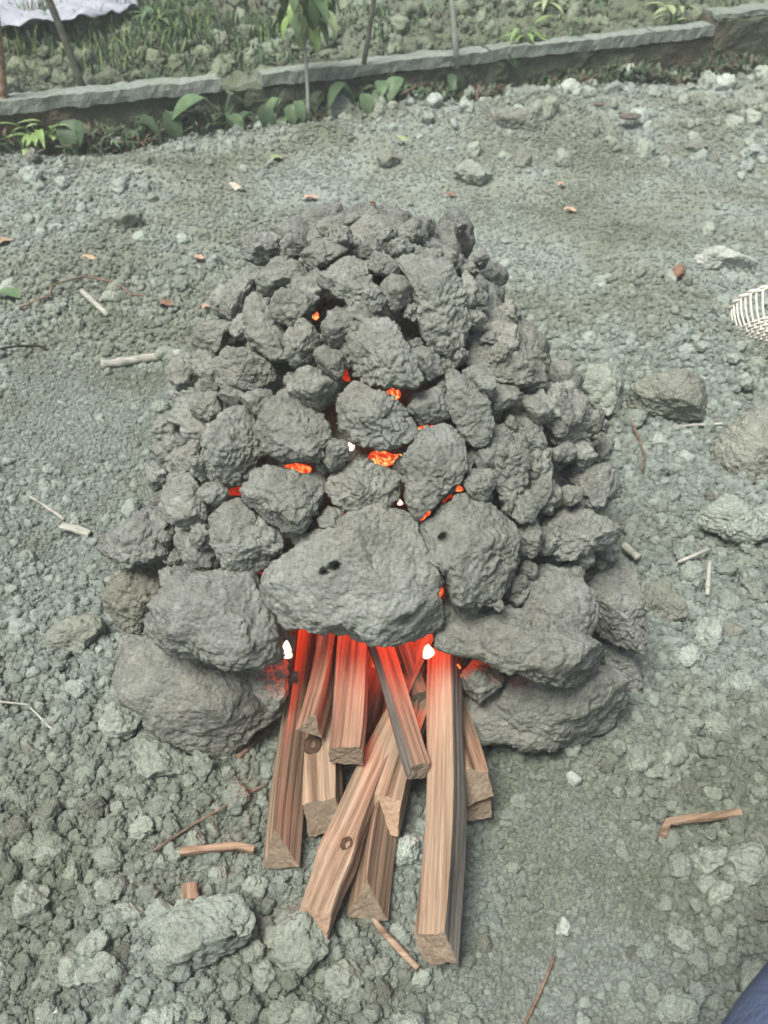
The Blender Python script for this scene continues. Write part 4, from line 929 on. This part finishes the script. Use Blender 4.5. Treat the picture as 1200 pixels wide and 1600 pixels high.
# sapling
P, t = on_plane(482, 196); P[2] = H1(P[0], P[1]); sap = empty('sapling', P, 'slender sapling with hanging pale green leaves in front of the wall', 'tree')
st = [np.array([.003 * math.sin(u * 9), .02 * u, .62 * u]) for u in np.linspace(0, 1, 14)]
obj('trunk', tube_mesh('trunk', st, np.linspace(.0065, .003, 14), M['postpale'], 8), sap)
for k in range(64):
    u = random.uniform(.44, 1) if k > 30 else random.uniform(.44, .62); b0 = np.array([0, .02 * u, .62 * u]); rz = random.uniform(0, 6.28); L = random.uniform(.06, .1)
    out = np.array([math.cos(rz), math.sin(rz), .25]) * random.uniform(.01, .08)
    obj('twig', tube_mesh('twig', [b0, b0 + out * .6 + (0, 0, .006), b0 + out], .0013, M['leaf_mid'], 5), sap)
    leaf_obj(sap, L, L * .42, .5, M[random.choice(['leaf_mid', 'leaf_mid', 'leaf_yellow', 'leaf_bright'])], b0 + out, rz, random.uniform(.3, 1.2))
# posts
def post(label, a, b, z0, wpx, m, top, group='thin posts standing in the garden bed'):
    P, t = on_plane(*a, z0); d = ray(*b); Q = CAM + d * (P[1] / d[1]); ax = (Q - P) / np.linalg.norm(Q - P); r = wpx * t / F / 2
    pts = [P * 0 + ax * (s_ - .05) + .004 * np.array([math.sin(s_ * 7), 0, 0]) for s_ in np.linspace(0, top, 14)]
    o = obj('wooden_post', tube_mesh('wooden_post', pts, np.linspace(r, r * .85, 14), m, 10), None, P); tag(o, label, 'post', group)
post('dark leaning post rising beside the pale sheet at upper left', (130, 141), (75, 0), .12, 11, M['post'], 1.1)
post('brown post at the very left edge of the garden bed', (6, 162), (-2, 90), .12, 14, M['wood'], .7)
post('thin dark upright post right of the sapling', (569, 92), (582, 0), .15, 8, M['post'], 1.0)
post('thin pale upright post in the middle of the garden bed', (712, 82), (704, 0), .15, 9, M['postpale'], 1.0)
# grass and weeds as masses
def blades(name, label, pts, hs, m, wd, spread=.5, cat='grass'):
    n = len(pts); a = RS.uniform(0, 6.28, n); ln = RS.uniform(0, spread, n); V = []; Fc = []
    dx, dy = np.cos(a), np.sin(a); base = np.stack([pts[:, 0], pts[:, 1], pts[:, 2]], 1)
    sx = np.stack([-dy, dx, dx * 0], 1) * (wd * RS.uniform(.6, 1.3, n))[:, None]
    mid = base + np.stack([dx * ln * hs * .4, dy * ln * hs * .4, hs * .6], 1); tip = base + np.stack([dx * ln * hs, dy * ln * hs, hs * (1 - .3 * ln)], 1)
    V = np.stack([base - sx, base + sx, mid + sx * .8, mid - sx * .8, tip], 1).reshape(-1, 3); k = np.arange(n) * 5
    q = np.stack([k, k + 1, k + 2, k + 3], 1); tr = np.stack([k + 3, k + 2, k + 4], 1)
    Fc = [tuple(x) for x in q.tolist()] + [tuple(x) for x in tr.tolist()]
    mi = np.concatenate([RS.randint(0, len(m), n)] * 2)
    o = obj(name, mesh_np(name, V, Fc, m, False, mi)); tag(o, label, cat, None, 'stuff')
def strip(n, u0, u1, d0, d1):
    u = RS.uniform(u0, u1, n); d = RS.uniform(d0, d1, n); x = W0[0] + WD[0] * u + WN[0] * d; y = W0[1] + WD[1] * u + WN[1] * d
    return x, y
x, y = strip(9000, -1.2, 4.2, -.13, -.005); k = vn(np.stack([x * 7, y * 7, x * 0], 1), 3) > -.55; x, y = x[k], y[k]
blades('wall_weeds', 'tangle of dark green and red brown weeds along the wall foot', np.stack([x, y, Hn(x, y)], 1), RS.uniform(.02, .11, len(x)) * (.6 + .5 * vn(np.stack([x * 11, y * 11, x * 0], 1), 8)), [M['leaf_dark'], M['leaf_dark'], M['weed_red'], M['leaf_mid'], M['post']], .006, 1.6, 'weeds')
x = RS.uniform(-2.6, -.2, 16000); y = RS.uniform(3.2, 5.2, 16000); sd_ = (x - W0[0]) * WN[0] + (y - W0[1]) * WN[1]
k = (sd_ > .35) & (vn(np.stack([x * 3, y * 3, x * 0], 1), 6) > -.1) & (y < 4.6 + .2 * x + .6); x, y = x[k], y[k]
blades('grass', 'rough green grass growing on the garden bed at upper left', np.stack([x, y, Hn(x, y)], 1), RS.uniform(.03, .10, len(x)), [M['leaf_mid'], M['leaf_dark'], M['leaf_dark'], M['leaf_bright']], .003, .8)
x = RS.uniform(-1.4, 4, 30000); y = RS.uniform(3.0, 6.5, 30000); sd_ = (x - W0[0]) * WN[0] + (y - W0[1]) * WN[1]; k = (sd_ > .1) & (vn(np.stack([x * 3.4, y * 3.4, x * 0], 1), 16) + .25 * vn(np.stack([x * 13, y * 13, x * 0], 1), 17) > -.05); x, y = x[k], y[k]
blades('far_weeds', 'sparse low grey green weeds over the garden bed soil', np.stack([x, y, Hn(x, y)], 1), RS.uniform(.01, .06, len(x)), [M['leaf_mid'], M['leaf_dark'], M['post'], M['leaf_dark']], .005, 1.6, 'weeds')
c0 = pxw(120, 485); x = c0[0] + RS.normal(0, .05, 260); y = c0[1] + RS.normal(0, .035, 260)
blades('ground_weeds', 'faint patch of tiny green weeds on the path at left', np.stack([x, y, Hn(x, y)], 1), RS.uniform(.004, .012, 260), [M['leaf_mid'], M['leaf_dark']], .002, .9, 'weeds')
# pale sheet at the upper left
Pa = [on_plane(*q, .17)[0] for q in ((-120, 62), (60, 52), (150, 44), (215, 20), (190, -10), (-200, -30))]
cxy = np.mean(Pa, 0); nS = 60; V = []; Fc = []
for i in range(nS + 1):
    for j in range(nS + 1):
        u, v_ = i / nS, j / nS
        lowe = np.array([np.interp(u, [0, .55, .8, 1], [Pa[0][k], Pa[1][k], Pa[2][k], Pa[3][k]]) for k in range(3)])
        up_ = np.array([np.interp(u, [0, 1], [Pa[5][k] - (1.2 if k == 0 else -.8 if k == 1 else 0), Pa[4][k] + (.3 if k == 1 else 0)]) for k in range(3)])
        V.append(lowe * (1 - v_) + up_ * v_)
V = np.array(V); V[:, 2] = .19 + .03 * fbm(V * 4, 5, 4) + .02 * ridge(V * 9, 8, 3); V -= cxy
for i in range(nS):
    for j in range(nS): a = i * (nS + 1) + j; Fc.append((a, a + nS + 1, a + nS + 2, a + 1))
sh = obj('plastic_sheet', mesh_np('plastic_sheet', V, Fc, M['sheet']), None, cxy); tag(sh, 'pale lilac plastic sheet crumpled on the ground at the upper left corner', 'sheet')
sm_ = sh.modifiers.new('thickness', 'SOLIDIFY'); sm_.thickness = .002

# ------------------------------------------------------------------ leaf litter
def litter(label, px, py, lpx, wpx, rz, m, ry=-8, lift=.01):
    P, t = gz(px, py, lift); L = lpx * t / F; V, Fc = leaf_verts(L, wpx * t / F, .25, 8, .25, .002); V[:, 0] -= L / 2
    o = obj('fallen_leaf', mesh_np('fallen_leaf', V, Fc, M[m]), None, P); o.rotation_euler = (0, math.radians(ry), math.radians(rz)); tag(o, label, 'leaf', 'fallen leaves on the ground')
for a in [('cream triangular leaf lying behind the top of the kiln at left', 373, 292, 22, 30, 60, 'paleleaf'), ('pale green leaf behind the kiln nearest the sapling', 434, 246, 24, 18, 30, 'leaf_yellow'), ('pinkish leaf curled behind the crown of the kiln', 488, 307, 30, 14, 15, 'pinkleaf'),
          ('tiny orange leaf on the open soil behind the kiln at right', 878, 288, 14, 14, 10, 'pinkleaf'), ('salmon coloured leaf below the tiny orange one', 893, 327, 24, 14, -10, 'pinkleaf'), ('yellow tan leaf right of the crown of the kiln', 720, 380, 18, 22, 20, 'dryleaf'),
          ('tan leaf flake lying on the path at upper left', 140, 401, 28, 12, -10, 'dryleaf'), ('pinkish leaf scrap left of the upper kiln', 312, 402, 18, 14, 0, 'pinkleaf'), ('large olive green leaf at the left edge', 22, 458, 62, 28, -8, 'leaf_mid'),
          ('long brown leaf at the left edge above the green one', 8, 375, 34, 20, 55, 'dryleaf'), ('red brown scrap of leaf left of the kiln shoulder', 262, 474, 28, 18, 0, 'red'), ('tan leaf touching the left shoulder of the kiln', 322, 478, 14, 14, 40, 'pinkleaf'),
          ('greenish leaf lying near the mound behind the kiln', 628, 216, 24, 14, -35, 'leaf_yellow'), ('red brown leaf scrap behind the kiln at right', 705, 303, 24, 10, -20, 'red'), ('small white flake on the garden bed left of the leaning post', 145, 137, 22, 20, 60, 'sheet')]:
    litter(*a, lift=.012 if a[1] != 145 else .03)
# two dark shards on the open soil
for k, (px, py, w_) in enumerate([(985, 182, 36), (932, 163, 26)]):
    P, t = gz(px, py, .012); D, T = ICO[4]; s_ = w_ * t / F / 2; Q = chisel(D * np.array([s_, s_ * .7, s_ * .3]), 5 + k, 6); o = obj('dark_shard', mesh_np('dark_shard', Q, T, M['barkside']), None, P)
    tag(o, ['dark flat shard on the open soil near the wall, the larger one', 'smaller dark shard left of the larger one near the wall'][k], 'shard', 'dark shards on the open soil')

# ------------------------------------------------------------------ white basket at the right edge
Pb_, tb = on_plane(1240, 490, .065); bs = empty('basket', Pb_, 'white woven basket lying tilted at the right edge', 'basket')
bs.rotation_euler = (math.radians(-52), math.radians(18), 0)
RB, HB = .12, .095
def bowl(a, u):  # u 0 rim, 1 bottom
    r = RB * math.cos(u * math.pi / 2 * .92) ** .7; return np.array([r * math.cos(a), r * math.sin(a), -HB * math.sin(u * math.pi / 2)])
NR = 56
for k in range(NR):
    a = 2 * math.pi * k / NR
    obj('rib', tube_mesh('rib', [bowl(a, u) for u in np.linspace(0, .96, 12)], .0021, M['basket'], 5), bs)
for k, u in enumerate([0, .03] + list(np.linspace(.42, .97, 13))):
    pts = [bowl(a, u) * (1 + .022 * math.cos(a * NR / 2 + math.pi * k)) for a in np.linspace(0, 2 * math.pi, 121)]
    obj('rim' if k < 2 else 'weave_ring', tube_mesh('weave_ring', pts, .0034 if k < 2 else .0024, M['basket'], 5), bs)

# ------------------------------------------------------------------ crouching person's leg in the lower right corner
pr = empty('person', (.62, .2, 0), 'person in dark blue jeans, only a knee showing in the lower right corner', 'person')
def skinned(name, pts, edges, rad, m, parent):
    me = bpy.data.meshes.new(name); me.from_pydata(pts, edges, []); o = obj(name, me, parent)
    md = o.modifiers.new('skin', 'SKIN'); me.skin_vertices[0].data[0].use_root = True
    for i, r in enumerate(rad): me.skin_vertices[0].data[i].radius = (r, r)
    ss = o.modifiers.new('sub', 'SUBSURF'); ss.levels = 3; ss.render_levels = 3; me.materials.append(m)
    for p in me.polygons: p.use_smooth = True
    md.use_smooth_shade = True
    return o
kn = on_plane(1218, 1752, .33)[0] - np.array([.62, .2, 0])
hipp = on_plane(1560, 1400, .30)[0] - np.array([.62, .2, 0]); ank = np.array([kn[0] + .10, kn[1] - .06, .09])
skinned('trousers', [tuple(hipp), tuple(hipp * .6 + kn * .4), tuple(hipp * .2 + kn * .8), tuple(kn), tuple(kn * .6 + ank * .4), tuple(ank)], [(0, 1), (1, 2), (2, 3), (3, 4), (4, 5)], [.085, .078, .068, .060, .058, .05], M['denim'], pr)
seam = [kn * (1 - u) + hipp * u + np.array([-.0, .0, .083 + .01 * u]) for u in np.linspace(.02, .8, 12)]
obj('seam', tube_mesh('seam', seam, .0015, M['postpale'], 6), pr)
toe = ank + np.array([-.03, .17, -.05])
skinned('shoe', [tuple(ank + (0, 0, -.04)), tuple(ank * .5 + toe * .5 + (0, 0, -.015)), tuple(toe)], [(0, 1), (1, 2)], [.042, .042, .034], M['char'], pr)

# ------------------------------------------------------------------ thin smoke and haze hanging in the air
HZ = 0.02
me = mesh_np('haze', np.array([(x, y, z) for x in (-70, 70) for y in (-8, 150) for z in (-1.5, 1.5)], float), [(0, 1, 3, 2), (4, 6, 7, 5), (0, 4, 5, 1), (2, 3, 7, 6), (0, 2, 6, 4), (1, 5, 7, 3)], [], False)
m = bpy.data.materials.new('haze'); m.use_nodes = True; m.node_tree.nodes.clear()
o_ = m.node_tree.nodes.new('ShaderNodeOutputMaterial'); v_ = m.node_tree.nodes.new('ShaderNodeVolumePrincipled'); v_.inputs['Color'].default_value = (.88, .95, .93, 1); v_.inputs['Density'].default_value = HZ
m.node_tree.links.new(v_.outputs[0], o_.inputs['Volume']); me.materials.append(m)
hz = obj('haze', me); tag(hz, 'thin smoky haze in the air over the yard', 'haze', None, 'stuff')
